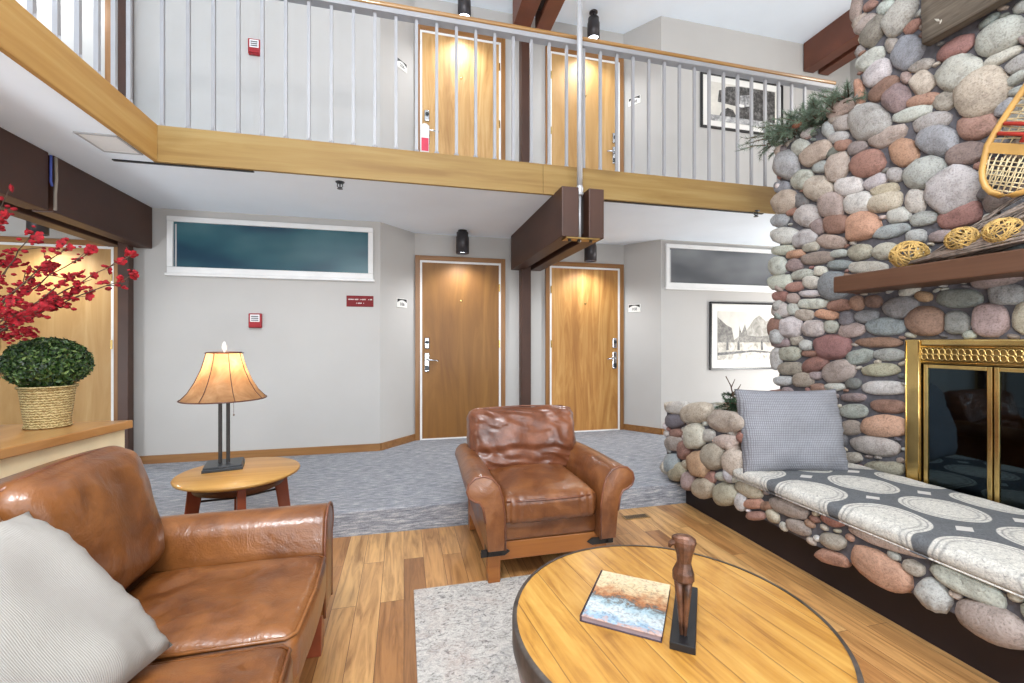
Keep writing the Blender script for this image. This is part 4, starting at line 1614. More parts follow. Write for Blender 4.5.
for s in (0.21, 0.56):
    w = halfw(s)
    bm = B()
    q = [sp(s - 0.024, -w), sp(s + 0.024, -w), sp(s + 0.024, w), sp(s - 0.024, w)]
    A = [bm.verts.new(Vector(p) + Vector((-0.007, 0, 0))) for p in q]
    D = [bm.verts.new(Vector(p) + Vector((0.007, 0, 0))) for p in q]
    bm.faces.new(A)
    bm.faces.new(D)
    for k in range(4):
        bm.faces.new((A[k], A[(k + 1) % 4], D[(k + 1) % 4], D[k]))
    obj('crossbar', bm, M['snowwood'], t)
bm = B()
rr = random.Random(5)
def seg(s0, w0, s1, w1):
    tube(bm, [sp(s0, w0, rr.uniform(-.003, .003)), sp(s1, w1, rr.uniform(-.003, .003))], 0.0032, 4)
for k in range(1, 8):
    s = 0.022 * k
    seg(s, -halfw(s), s + rr.uniform(-.006, .006), halfw(s))
for k in range(-5, 6):
    w = k * 0.025
    s0 = 0.22 - 0.22 * math.sqrt(max(0, 1 - (w / 0.155) ** 2)) + 0.004
    seg(s0, w, 0.19, w * 1.0 + rr.uniform(-.006, .006))
    if abs(k) < 5:
        seg(s0 + 0.02, w, 0.17, w + 0.03)
for s in [0.22 + 0.03 * k for k in range(1, 11)]:
    seg(s, -halfw(s), s + 0.03, halfw(s))
    seg(s + 0.03, -halfw(s), s, halfw(s))
for k in range(-3, 4):
    seg(0.215, k * 0.04, 0.54, k * 0.03)
obj('rawhide_webbing', bm, M['rawhide'], t, True)
bm = B()
for s in (0.275, 0.32):
    tube(bm, [sp(s, -halfw(s) + 0.02, -0.006), sp(s, 0, -0.012), sp(s, halfw(s) - 0.02, -0.006)], 0.010, 6)
tube(bm, [sp(0.24, 0.03, -0.01), sp(0.34, 0.03, -0.012)], 0.009, 6)
obj('red_binding', bm, M['redstrap'], t, True)

# ---- weathered board on the chimney
t = thing('weathered_board', 'weathered grey carved timber board high on the stone chimney', 'board', (2.93, 1.42, 3.02))
bm = rbox((0.035, 0.48, 0.27), 0.006, 12, None, lambda p: (p.x + noise.noise(p * 9) * 0.004, p.y + noise.noise(p * 5 + Vector((3, 0, 0))) * 0.008, p.z + noise.noise(p * 4) * 0.006 + 0.27))
obj('plank', bm, M['board'], t, True)
for (y, z, l, an) in ((0.40, 0.085, 0.06, 50), (0.385, 0.065, 0.04, 110), (0.20, 0.20, 0.07, 60), (0.17, 0.185, 0.05, 120)):
    d = Vector((0, math.cos(R(an)), math.sin(R(an)))) * l / 2
    bm = B()
    tube(bm, [Vector((-0.031, y, z)) - d, Vector((-0.032, y, z)), Vector((-0.031, y, z)) + d], [0.003, 0.007, 0.003], 6)
    obj('carved_mark', bm, M['board_cut'], t, True)


# ---- conifer sprays
def spray(bm_n, bm_s, p0, d, L, rr, dens=46, nl=0.055):
    p0, d = Vector(p0), Vector(d).normalized()
    droop = Vector((0, 0, -0.35))
    pts = [p0 + d * L * k / 6 + droop * L * (k / 6) ** 2 * rr.uniform(0.5, 1.0) for k in range(7)]
    tube(bm_s, pts, [0.005 - 0.0006 * k for k in range(7)], 5)
    for k in range(dens):
        f = rr.uniform(0.08, 1.0) * 5.999
        i = int(f)
        p = pts[i].lerp(pts[i + 1], f - i)
        t = (pts[i + 1] - pts[i]).normalized()
        o = Vector((rr.gauss(0, 1), rr.gauss(0, 1), rr.gauss(0, 1))).normalized()
        q = (t * 0.8 + o * 0.75).normalized() * nl * rr.uniform(0.6, 1.2)
        s = q.cross(Vector((rr.gauss(0, 1), rr.gauss(0, 1), rr.gauss(0, 1)))).normalized() * 0.0018
        s2 = q.cross(s).normalized() * 0.0018
        a = [bm_n.verts.new(p + s), bm_n.verts.new(p - s * 0.5 + s2), bm_n.verts.new(p - s * 0.5 - s2)]
        e = bm_n.verts.new(p + q)
        for x in range(3):
            bm_n.faces.new((a[x], a[(x + 1) % 3], e))


rr = random.Random(9)
t = thing('pine_garland', 'bushy green pine garland lying on the stone chimney shoulder', 'garland', (3.08, 2.72, 2.93))
bn, bs = B(), B()
for k in range(150):
    base = (rr.uniform(-0.16, 0.12), rr.uniform(-0.34, 0.34), rr.uniform(0.0, 0.10))
    spray(bn, bs, base, (rr.uniform(-1.0, 0.3), rr.uniform(-0.8, 0.9), rr.uniform(-0.1, 1.0)), rr.uniform(0.10, 0.24), rr, 75, 0.05)
for k in range(9):
    base = (rr.uniform(-0.16, 0.02), rr.uniform(0.1, 0.30), 0.06)
    spray(bn, bs, base, (rr.uniform(-0.5, 0.1), rr.uniform(0.3, 1.0), rr.uniform(0.1, 0.7)), rr.uniform(0.28, 0.36), rr, 50, 0.045)
obj('needles', bn, M['needle'], t)
obj('twigs', bs, M['stem'], t, True)
bm = B()
bmesh.ops.create_icosphere(bm, subdivisions=2, radius=0.032, matrix=Matrix.Translation((-0.17, 0.02, 0.03)) @ Matrix.Diagonal((0.8, 1.3, 0.7, 1)))
obj('red_cone', bm, M['redwood'], t, True)

t = thing('pine_sprig', 'small dark pine sprig growing in the stone planter behind the grey pillow', 'plant', (2.335, 2.74, PZ - 0.03))
bn, bs = B(), B()
tube(bs, [(0, 0, 0), (0.01, 0, 0.14), (-0.015, 0, 0.24), (-0.05, 0.01, 0.31)], [0.008, 0.006, 0.004, 0.003], 6)
tube(bs, [(0.005, 0, 0.19), (0.05, 0, 0.22), (0.07, 0, 0.25)], [0.005, 0.004, 0.002], 6)
tube(bs, [(-0.012, 0, 0.23), (0.02, 0, 0.29)], [0.004, 0.002], 6)
for k in range(44):
    spray(bn, bs, (rr.uniform(-.05, .05), rr.uniform(-.08, .05), rr.uniform(0.05, 0.17)), (rr.uniform(-1, 1), rr.uniform(-.8, .8), rr.uniform(0, .9)), rr.uniform(0.06, 0.11), rr, 60, 0.034)
obj('needles', bn, M['needle_dark'], t)
obj('bare_stem', bs, M['stem'], t, True)
t = thing('pine_sprig', 'tiny bare pine twig poking out against the chimney corner', 'plant', (2.80, 2.90, PZ - 0.03))
bn, bs = B(), B()
for k in range(5):
    spray(bn, bs, (0, 0, 0.10), (rr.uniform(-1, 0.3), rr.uniform(-.4, .4), rr.uniform(0.3, 1)), rr.uniform(0.06, 0.1), rr, 14, 0.03)
tube(bs, [(0, 0, 0), (0, 0, 0.12)], 0.004, 6)
obj('needles', bn, M['needle'], t)
obj('bare_stem', bs, M['stem'], t, True)

# ---- bench cushion and waffle pillow
CY0, CY1 = 0.25, 2.46
def puffc(x, y, z):
    return (noise.noise(Vector((x * 2, y * 9, 3))) * 0.008 * (1 - abs(z)), 0, (1 - x ** 4) * (1 - abs(y) ** 10) * 0.012 * (1 if z > 0.3 else 0) + noise.noise(Vector((x * 3, y * 8, z))) * 0.006)
bm = rbox((0.43, (CY1 - CY0) / 2, 0.038), 0.034, 30, puffc)
t = thing('bench_cushion', 'long charcoal bench cushion printed with pale medallions on the stone hearth', 'cushion', (2.50, (CY0 + CY1) / 2, HZ1))
obj('cushion_pad', bm, M['medallion'], t, True, loc=(0, 0, 0.045))
bm = B()
tube(bm, [(-0.428, -(CY1 - CY0) / 2 + 0.03, 0.014), (-0.430, 0, 0.014), (-0.428, (CY1 - CY0) / 2 - 0.03, 0.014)], 0.004, 6)
obj('piping', bm, M['medallion'], t, True)

t = thing('throw_pillow', 'grey waffle weave pillow leaning on the stone planter end', 'pillow', (2.405, 2.315, 0.505), R(-13.8))
bm = pillow(0.330, 0.265, 0.115, 30, 1.7, 0.014)
obj('pillow_cover', bm, M['waffle'], t, True, loc=(0, 0, 0.235), rot=(R(78), 0, 0))

#@@FURN
# ================================================================== FURNITURE
def wrinkle(amp, fx, fy, seed):
    def f(x, y, z):
        n = noise.noise(Vector((x * fx + seed, y * fy, z + seed)))
        return (0, 0, amp * (abs(n) * 2 - 0.5))
    return f


# ---------------------------------------------------------------- sofa
SXF, SXB = -0.305, -1.40
SY1 = 2.085
t = thing('leather_sofa', 'worn tan leather sofa with rolled arms facing the stone hearth', 'sofa', (-0.85, 1.08, 0.0))
OS = Vector((-0.85, 1.08, 0.0))
def W(v):
    return v - OS
SEATS = [(1.37, 1.895), (0.83, 1.36), (0.29, 0.82)]
SZ0, SZ1 = 0.30, 0.465
# frame box
bm = B()
box(bm, SXB - OS.x, SXF - 0.04 - OS.x, 0.12 - OS.y, 2.05 - OS.y, 0.19, 0.31)
obj('seat_deck', bm, M['leather'], t, bevel=0.015)
bm = B()
box(bm, SXB + 0.02 - OS.x, SXF - 0.05 - OS.x, 0.12 - OS.y, 2.05 - OS.y, 0.12, 0.19)
obj('wooden_rail', bm, M['rail'], t, bevel=0.006)
for (x, y) in ((SXF - 0.065, 2.0), (SXF - 0.065, 0.2), (SXB + 0.1, 1.97), (SXB + 0.1, 0.2)):
    bm = B()
    prism(bm, [(-0.035, 0), (0.035, 0), (0.04, 0.19), (-0.04, 0.19)], 'Y', -0.035, 0.035)
    obj('leg', bm, M['redwood'], t, bevel=0.004, loc=(x - OS.x, y - OS.y, 0))
for (x, y) in ((SXF - 0.045, 1.97), (SXF - 0.045, 0.2)):
    bm = B()
    cbox(bm, (0, 0, 0), (0.006, 0.11, 0.03))
    obj('iron_strap', bm, M['iron'], t, loc=(x - OS.x, y - OS.y, 0.155))


def armprof(yin, yout, s):
    """profile (across, up) of a rolled arm; s=+1 rolls toward +across"""
    r = 0.085
    cy = (yin + yout) / 2 + s * 0.012
    pts = [(yin, 0.20), (yin, 0.50)]
    for k in range(0, 15):
        a = PI - PI * 1.16 * k / 14
        pts.append((cy + s * r * 1.12 * math.cos(a), 0.535 + r * math.sin(a)))
    pts += [(yout - s * 0.02, 0.48), (yout - s * 0.02, 0.20)]
    return pts


for (yi, yo, s) in ((1.895, 2.085, 1), (0.29, 0.10, -1)):
    prof = [(a - OS.y, b) for a, b in armprof(yi, yo, s)]
    bm = B()
    prism(bm, prof, 'X', SXB + 0.05 - OS.x, SXF - OS.x)
    arm = obj('arm', bm, M['leather'], t, True, bevel=0.02, seg=3)
    bm = B()
    tube(bm, [(SXF - 0.004 - OS.x, a, b) for a, b in prof], 0.006, 6)
    obj('arm_piping', bm, M['leather_dark'], arm, True)
# back frame
bm = B()
prism(bm, [(SXB - OS.x - 0.02, 0.20), (SXB + 0.16 - OS.x, 0.20), (SXB + 0.12 - OS.x, 0.80), (SXB + 0.02 - OS.x, 0.83), (SXB - 0.03 - OS.x, 0.80)], 'Y', 0.12 - OS.y, 2.06 - OS.y)
obj('back_frame', bm, M['leather_dark'], t, True, bevel=0.02)
for k, (ya, yb) in enumerate(SEATS):
    hw = (yb - ya) / 2 - 0.003
    hx = 0.31
    def puff(x, y, z, k=k):
        up = (1 - abs(x) ** 3) * (1 - abs(y) ** 3)
        n = noise.noise(Vector((x * 2.4 + k * 7, y * 2.4, 1.3)))
        cr = -0.018 * max(0, 1 - abs(noise.noise(Vector((x * 3.1 + 2 + k, y * 3.1, 5)))) * 9) * up
        return (0.012 * (1 - y * y) * (1 if x > .9 else 0), 0, (0.035 * up * (1 if z > 0 else 0) + 0.015 * n * up + cr * (1 if z > 0.5 else 0)))
    sc = obj('seat_cushion', rbox((hx, hw, (SZ1 - SZ0) / 2), 0.04, 26, puff), M['leather'], t, True, loc=(SXF - hx + 0.005 - OS.x, (ya + yb) / 2 - OS.y, (SZ0 + SZ1) / 2))
    bm = B()
    zt = (SZ1 - SZ0) / 2 - 0.008
    loop = []
    for (px, py) in ((hx - 0.006, -hw + 0.012), (hx - 0.006, hw - 0.012)):
        loop.append((px, py, zt))
    loop = [(-hx + 0.03, -hw + 0.008, zt), (hx - 0.03, -hw + 0.008, zt), (hx - 0.006, -hw + 0.03, zt), (hx + 0.004, 0, zt), (hx - 0.006, hw - 0.03, zt), (hx - 0.03, hw - 0.008, zt), (-hx + 0.03, hw - 0.008, zt)]
    tube(bm, loop, 0.006, 6)
    obj('piping', bm, M['leather'], sc, True)
    # back cushion
    def puffb(x, y, z, k=k):
        up = (1 - abs(y) ** 3) * (1 - abs(z) ** 3)
        n = noise.noise(Vector((y * 2 + k * 3, z * 2, 7.7)))
        n2 = noise.noise(Vector((y * 5 + k * 3, z * 3.0, 2.2)))
        return ((0.05 * up + 0.018 * n * up + 0.010 * n2 * (1 - abs(y) ** 8)) * (1 if x > 0 else 0.2), 0, 0.012 * (1 - y * y) * (1 if z > 0.8 else 0))
    bc = obj('back_cushion', rbox((0.10, hw + 0.012, 0.235), 0.075, 26, puffb), M['leather'], t, True, loc=(-1.005 - OS.x, (ya + yb) / 2 + (0.035 if k == 0 else 0.0) - OS.y, 0.695), rot=(0, R(-13), 0))
    bm = B()
    tube(bm, [(0.035, -hw + 0.02, 0.222), (0.045, -hw + 0.08, 0.236), (0.045, 0, 0.245), (0.045, hw - 0.08, 0.236), (0.035, hw - 0.02, 0.222)], 0.006, 6)
    obj('piping', bm, M['leather_dark'], bc, True)

# throw pillow on the sofa
a = Vector((-1.0, 1.45, 0.86))
b = Vector((-0.66, 1.385, 0.515))
ey = (a - b).normalized()
ex0 = Vector((0.06, 1.0, 0.10))
ex = (ex0 - ey * ex0.dot(ey)).normalized()
ez = ex.cross(ey).normalized()
if ez.x < 0:
    ez = -ez
    ex = ey.cross(ez).normalized()
ctr = (a + b) / 2 - Vector((0.06, 1.0, 0.1)).normalized() * 0.29 + ez * 0.05
t = thing('throw_pillow', 'pale oat ribbed pillow slumped on the leather sofa', 'pillow', ctr)
po = obj('pillow_cover', pillow(0.255, 0.255, 0.085, 28, 0.4, 0.012), M['corduroy'], t, True)
po.rotation_euler = Matrix((ex, ey, ez)).transposed().to_euler()

# ---------------------------------------------------------------- armchair
AC = Vector((0.785, 2.30, 0.008))
t = thing('leather_armchair', 'brown leather armchair with scrolled arms on a pine base below the step', 'armchair', AC)
# wooden base
D0, D1 = 0.03, 0.78
bm = B()
box(bm, -0.345, 0.345, D0, D0 + 0.035, 0.115, 0.215)
box(bm, -0.345, 0.345, D1 - 0.035, D1, 0.115, 0.215)
box(bm, -0.345, -0.31, D0 + 0.035, D1 - 0.035, 0.115, 0.215)
box(bm, 0.31, 0.345, D0 + 0.035, D1 - 0.035, 0.115, 0.215)
obj('wooden_base', bm, M['rail'], t, bevel=0.005)
for sx in (-1, 1):
    for yy in (D0 + 0.03, D1 - 0.03):
        bm = B()
        prism(bm, [(-0.033, 0), (0.033, 0), (0.036, 0.2), (-0.036, 0.2)], 'Y', -0.034, 0.034)
        obj('leg', bm, M['rail'], t, bevel=0.004, loc=(sx * 0.312, yy, 0))
    bm = B()
    pts = [(-0.075, 0.02), (0.055, 0.02), (0.085, 0.0), (0.055, -0.02), (-0.075, -0.02)]
    prism(bm, [(sx * -p[0], p[1]) for p in pts], 'Y', D0 - 0.008, D0 - 0.002)
    box(bm, -0.042 if sx < 0 else 0.035, -0.035 if sx < 0 else 0.042, D0 - 0.008, D0 + 0.07, -0.02, 0.02)
    obj('iron_strap', bm, M['iron'], t, loc=(sx * 0.31, 0, 0.165))
# leather body
bm = B()
box(bm, -0.335, 0.335, 0.02, 0.80, 0.216, 0.33)
obj('front_panel', bm, M['leather_arm'], t, True, bevel=0.02)
# arms: lofted sections, scroll leaning outward
def arm_sec(s):
    """scroll outline in (x, z) for the right arm, x measured from the chair's middle"""
    return [(0.27, 0.21), (0.272, 0.40), (0.285, 0.49), (0.305, 0.55), (0.34, 0.59), (0.385, 0.605), (0.43, 0.597), (0.463, 0.568), (0.472, 0.53), (0.46, 0.497), (0.432, 0.478), (0.405, 0.47), (0.388, 0.44), (0.375, 0.36), (0.362, 0.21)]
for sx in (-1, 1):
    bm = B()
    rings = []
    for (yy, k, dz) in ((-0.06, 0.985, -0.006), (-0.055, 1.0, 0.0), (0.1, 0.99, 0.0), (0.3, 0.95, 0.002), (0.5, 0.90, 0.0), (0.7, 0.85, -0.008), (0.8, 0.83, -0.02)):
        rings.append([bm.verts.new((sx * (0.27 + (x - 0.27) * k), yy, z + dz * (z > 0.3))) for x, z in arm_sec(1)])
    n = len(rings[0])
    for a_, b_ in zip(rings, rings[1:]):
        for q in range(n):
            bm.faces.new((a_[q], a_[(q + 1) % n], b_[(q + 1) % n], b_[q]))
    bm.faces.new(rings[0])
    bm.faces.new(list(reversed(rings[-1])))
    arm = obj('arm', bm, M['leather_arm'], t, True, bevel=0.012, seg=3)
    bm = B()
    tube(bm, [(sx * x, -0.058, z) for x, z in arm_sec(1)[:-1]], 0.006, 6)
    obj('arm_piping', bm, M['leather_dark'], arm, True)
# back frame
bm = B()
prism(bm, [(0.66, 0.21), (0.80, 0.21), (0.86, 0.78), (0.80, 0.82), (0.72, 0.78)], 'X', -0.34, 0.34)
obj('back_frame', bm, M['leather_dark'], t, True, bevel=0.03, seg=3)
# seat cushion
def puffs(x, y, z):
    up = (1 - abs(x) ** 3) * (1 - abs(y) ** 3)
    n = noise.noise(Vector((x * 2.6 + 4, y * 2.6, 1.3)))
    fr = 0.006 * math.sin(x * 34 + 2 * noise.noise(Vector((x * 4, 0, 0)))) * (1 if y < -0.8 else 0)
    return (0, -0.012 * (1 - x * x) * (1 if y < -.8 else 0) + fr, 0.03 * up * (z > 0) + 0.012 * n * up)
sc = obj('seat_cushion', rbox((0.272, 0.33, 0.075), 0.045, 26, puffs), M['leather_arm'], t, True, loc=(0, 0.30, 0.395))
bm = B()
tube(bm, [(-0.255, -0.318, 0.052), (-0.13, -0.337, 0.055), (0, -0.343, 0.057), (0.13, -0.337, 0.055), (0.255, -0.318, 0.052)], 0.006, 6)
obj('piping', bm, M['leather_dark'], sc, True)
# back cushion with slack horizontal folds
def puffk(x, y, z):
    up = (1 - abs(x) ** 4) * (1 - abs(z) ** 4)
    n = noise.noise(Vector((x * 1.6, z * 2.2, 9.1)))
    zz = z + 0.16 * x * x
    fold = 0.020 * math.exp(-((zz + 0.10) / 0.12) ** 2) + 0.012 * math.exp(-((zz - 0.32) / 0.10) ** 2) * (x > -0.6) - 0.018 * math.exp(-((zz + 0.32) / 0.07) ** 2)
    fine = 0.012 * noise.noise(Vector((x * 7 + z * 3, z * 5, 3.3))) + 0.012 * (1 - abs(noise.noise(Vector((x * 3.2 + z * 2.0, z * 4.5, 8.1)))) * 4) * up
    return (0.008 * noise.noise(Vector((z * 4, x, 2))), -(0.05 * up + 0.03 * n * up + fold * (1 - abs(x) ** 6) + fine) * (1 if y < 0 else 0.2), 0.012 * noise.noise(Vector((x * 3, 4, 1))))
bc = obj('back_cushion', rbox((0.372, 0.10, 0.215), 0.06, 34, puffk), M['leather_dark'], t, True, loc=(0.005, 0.635, 0.632), rot=(R(-13), 0, 0))
bm = B()
tube(bm, [(-0.36, -0.02, 0.14), (-0.348, -0.022, 0.19), (-0.30, -0.024, 0.214), (0, -0.024, 0.222), (0.30, -0.024, 0.214), (0.348, -0.022, 0.19), (0.36, -0.02, 0.14)], 0.006, 6)
obj('piping', bm, M['leather_dark'], bc, True)

# ---------------------------------------------------------------- rug
bm = bx(0.05, 1.45, 0.1, 2.365, 0.0, 0.008)
tag(obj('area_rug', bm, M['rug'], bevel=0.003), 'faded cream and grey rug under the round coffee table', 'rug')

# ---------------------------------------------------------------- coffee table
TC = Vector((0.80, 1.222, 0.008))
TZ = 0.442
RT = 0.483
t = thing('round_coffee_table', 'big round pine coffee table with a grey iron band', 'coffee table', TC)
bm = B()
lathe(bm, [(0.0, TZ - 0.035), (RT - 0.014, TZ - 0.035), (RT - 0.012, TZ), (0.0, TZ)], 96, cap=False)
obj('plank_top', bm, M['table'], t, rot=(0, 0, R(97)))
bm = B()
lathe(bm, [(RT - 0.013, TZ - 0.075), (RT, TZ - 0.075), (RT + 0.002, TZ - 0.07), (RT + 0.002, TZ - 0.004), (RT - 0.002, TZ + 0.002), (RT - 0.013, TZ + 0.002)], 96, cap=False)
obj('iron_band', bm, M['rim'], t, True)
bm = B()
lathe(bm, [(RT - 0.03, TZ - 0.13), (RT - 0.012, TZ - 0.13), (RT - 0.012, TZ - 0.075), (RT - 0.03, TZ - 0.075), (RT - 0.03, TZ - 0.13)], 96, cap=False)
obj('apron', bm, M['redwood'], t, True)
for k in range(4):
    a = PI / 4 + k * PI / 2
    bm = B()
    prism(bm, [(-0.03, 0), (0.03, 0), (0.035, TZ - 0.036), (-0.035, TZ - 0.036)], 'Y', -0.03, 0.03)
    obj('leg', bm, M['redwood'], t, bevel=0.005, loc=(0.40 * math.cos(a), 0.40 * math.sin(a), 0), rot=(0, 0, a))
TT = TC.z + TZ

# ---------------------------------------------------------------- book
A_, B_, C_, D_ = on_z(602, 570, 0.47), on_z(672, 585, 0.47), on_z(580, 615, 0.47), on_z(660, 636, 0.47)
ctr = (A_ + B_ + C_ + D_) / 4
ang = math.atan2((B_ - A_).y, (B_ - A_).x)
t = thing('hardcover_book', 'hardcover book with a painted landscape cover on the round coffee table', 'book', (ctr.x, ctr.y, TT + 0.0005), ang)
bw, bh = 0.119, 0.146
obj('cover', bx(-bw, bw, -bh, bh, 0.0165, 0.0195), M['cover'], t, bevel=0.001)
obj('page_block', bx(-bw + 0.004, bw - 0.004, -bh + 0.004, bh - 0.004, 0.0025, 0.0165), M['pages'], t)
obj('back_cover', bx(-bw, bw, -bh, bh, 0.0, 0.0025), M['spine'], t)
obj('spine', bx(-bw - 0.002, -bw + 0.004, -bh, bh, 0.0, 0.0195), M['spine'], t)

# ---------------------------------------------------------------- figure sculpture
q = [on_z(u, v, 0.47) for u, v in ((676, 586), (698, 586), (669, 643), (696, 648))]
ctr = (q[0] + q[1] + q[2] + q[3]) / 4
dl = ((q[0] + q[1]) / 2 - (q[2] + q[3]) / 2)
ang = math.atan2(dl.y, dl.x) - PI / 2
t = thing('torso_sculpture', 'slender carved dark wood torso standing on a black plinth', 'sculpture', (ctr.x, ctr.y, TT + 0.0005), ang)
obj('plinth', bx(-0.034, 0.034, -dl.length / 2, dl.length / 2, 0, 0.022), M['black'], t, bevel=0.002)
yf = -dl.length / 2 + 0.045
bm = B()
for sx in (-1, 1):
    tube(bm, [(sx * 0.0045, yf, 0.02), (sx * 0.0065, yf + 0.002, 0.07), (sx * 0.010, yf + 0.003, 0.13), (sx * 0.0135, yf + 0.004, 0.185)], [0.005, 0.0075, 0.0105, 0.0135], 10)
obj('legs', bm, M['bronze'], t, True)
bm = B()
secs = [(0.172, 0.024, 0.018, 0), (0.178, 0.030, 0.022, 0), (0.198, 0.030, 0.022, 0), (0.206, 0.027, 0.020, 0), (0.228, 0.019, 0.016, 0.002), (0.248, 0.022, 0.018, 0.003), (0.270, 0.029, 0.021, 0.003), (0.288, 0.033, 0.021, 0.002), (0.299, 0.032, 0.017, 0.001), (0.305, 0.022, 0.012, 0.002), (0.306, 0.008, 0.006, 0.002)]
rings = []
for z, a, b, dx in secs:
    rings.append([bm.verts.new((dx + a * math.cos(2 * PI * k / 12) * (1 + 0.08 * noise.noise(Vector((k, z * 60, 0)))), yf + 0.004 + b * math.sin(2 * PI * k / 12), z)) for k in range(12)])
for a_, b_ in zip(rings, rings[1:]):
    for k in range(12):
        bm.faces.new((a_[k], a_[(k + 1) % 12], b_[(k + 1) % 12], b_[k]))
bm.faces.new(list(reversed(rings[0])))
bm.faces.new(rings[-1])
tube(bm, [(-0.020, yf, 0.285), (-0.034, yf - 0.004, 0.279), (-0.037, yf - 0.004, 0.268)], [0.010, 0.008, 0.004], 8)
obj('torso', bm, M['bronze'], t, False)

# ---------------------------------------------------------------- side table and lamp
ST = Vector((-0.875, 2.70, 0.0))
SZ = 0.60
t = thing('round_side_table', 'small round oak side table with red splayed legs beside the sofa arm', 'side table', ST)
bm = B()
lathe(bm, [(0.0, SZ - 0.028), (0.27, SZ - 0.028), (0.296, SZ - 0.016), (0.30, SZ - 0.006), (0.294, SZ), (0.0, SZ)], 64, cap=False)
obj('table_top', bm, M['side_oak'], t, True)
bm = B()
lathe(bm, [(0.20, SZ - 0.075), (0.215, SZ - 0.075), (0.215, SZ - 0.028), (0.20, SZ - 0.028), (0.20, SZ - 0.075)], 48, cap=False)
obj('apron', bm, M['walnut'], t, True)
for k in range(4):
    a = R(20) + k * PI / 2
    bm = B()
    prism(bm, [(-0.03, 0.0), (0.012, 0.0), (0.034, SZ - 0.028), (-0.036, SZ - 0.028)], 'Y', -0.02, 0.02)
    for v in bm.verts:
        v.co.x += 0.085 * (1 - v.co.z / SZ)
    lg = obj('leg', bm, M['redwood'], t, bevel=0.005, loc=(0.19 * math.cos(a), 0.19 * math.sin(a), 0), rot=(0, 0, a))
bm = B()
for a in (R(20), R(110)):
    d = Vector((math.cos(a), math.sin(a), 0)) * 0.20
    tube(bm, [Vector((0, 0, 0.47)) - d, Vector((0, 0, 0.455)), Vector((0, 0, 0.47)) + d], 0.006, 6)
obj('iron_stretcher', bm, M['iron'], t, True)

LP = Vector((-0.985, 2.80, SZ))
t = thing('table_lamp', 'lit table lamp with a tan hide bell shade on the round side table', 'lamp', LP)
bm = B()
cbox(bm, (0, 0, 0.008), (0.19, 0.19, 0.016), R(14))
cbox(bm, (0, 0, 0.022), (0.18, 0.18, 0.012), R(14))
obj('base', bm, M['slate'], t, bevel=0.002)
bm = B()
cbox(bm, (-0.018, -0.006, 0.24), (0.018, 0.018, 0.43), R(14))
cbox(bm, (0.018, 0.004, 0.23), (0.018, 0.018, 0.41), R(14))
cbox(bm, (0, 0, 0.43), (0.07, 0.022, 0.02), R(14))
obj('twin_post', bm, M['iron'], t, bevel=0.002)
# bell shade of eight panels
prof = [(0.212, 0.388), (0.204, 0.395), (0.172, 0.43), (0.140, 0.485), (0.112, 0.55), (0.094, 0.61), (0.085, 0.648)]
bm = B()
n = 48
rings = []
for r, z in prof:
    ring = []
    for k in range(n):
        a = 2 * PI * k / n
        ph = (k % 6) / 6 - 0.5
        rr_ = r * (math.cos(PI / 8) / math.cos((ph + 0.0) * PI / 4)) ** 0.75
        ring.append(bm.verts.new((rr_ * math.cos(a + R(10)), rr_ * math.sin(a + R(10)), z)))
    rings.append(ring)
for a_, b_ in zip(rings, rings[1:]):
    for k in range(n):
        bm.faces.new((a_[k], a_[(k + 1) % n], b_[(k + 1) % n], b_[k]))
sh = obj('lamp_shade', bm, M['shade'], t, True)
bm = B()
for j in range(8):
    k = (3 + 6 * j) % n
    a = 2 * PI * k / n + R(10)
    pts = [((r + 0.0015) * 1.0 * math.cos(a), (r + 0.0015) * math.sin(a), z) for r, z in prof]
    tube(bm, pts, 0.0022, 5)
obj('panel_seam', bm, M['walnut'], sh, True)
for r, z in ((prof[0][0] * 0.985, prof[0][1]), (prof[-1][0] * 0.985, prof[-1][1])):
    bm = B()
    tube(bm, [(r * math.cos(2 * PI * k / 48), r * math.sin(2 * PI * k / 48), z) for k in range(48)], 0.004, 6, True)
    obj('shade_trim', bm, M['walnut'], sh, True)
bm = B()
lathe(bm, [(0.004, 0.64), (0.004, 0.66), (0.011, 0.668), (0.013, 0.68), (0.008, 0.70), (0.003, 0.71)], 12)
obj('finial', bm, M['mat_board'], t, True)
bm = B()
tube(bm, [(-0.1, 0, 0.645), (0, 0, 0.645), (0.1, 0, 0.645)], 0.002, 5)
tube(bm, [(0, -0.1, 0.645), (0, 0.1, 0.645)], 0.002, 5)
tube(bm, [(0.0, 0, 0.44), (0, 0, 0.645)], 0.005, 6)
obj('harp', bm, M['iron'], t)
bm = B()
lathe(bm, [(0.0, 0.47), (0.014, 0.475), (0.016, 0.50), (0.028, 0.53), (0.028, 0.55), (0.015, 0.575), (0.0, 0.58)], 16, cap=False)
obj('bulb', bm, M['bulb_warm'], t, True)
bm = B()
tube(bm, [(0.05, -0.01, 0.44), (0.052, -0.012, 0.30)], 0.0015, 5)
bmesh.ops.create_icosphere(bm, subdivisions=1, radius=0.006, matrix=Matrix.Translation((0.052, -0.012, 0.295)))
obj('pull_chain', bm, M['chrome'], t)
L = bpy.data.lights.new('lamp_light', 'POINT')
L.energy = 3.6
L.color = (1.0, 0.86, 0.68)
L.shadow_soft_size = 0.03
o = bpy.data.objects.new('lamp_light', L)
COL.objects.link(o)
o.location = LP + Vector((0, 0.04, 0.60))

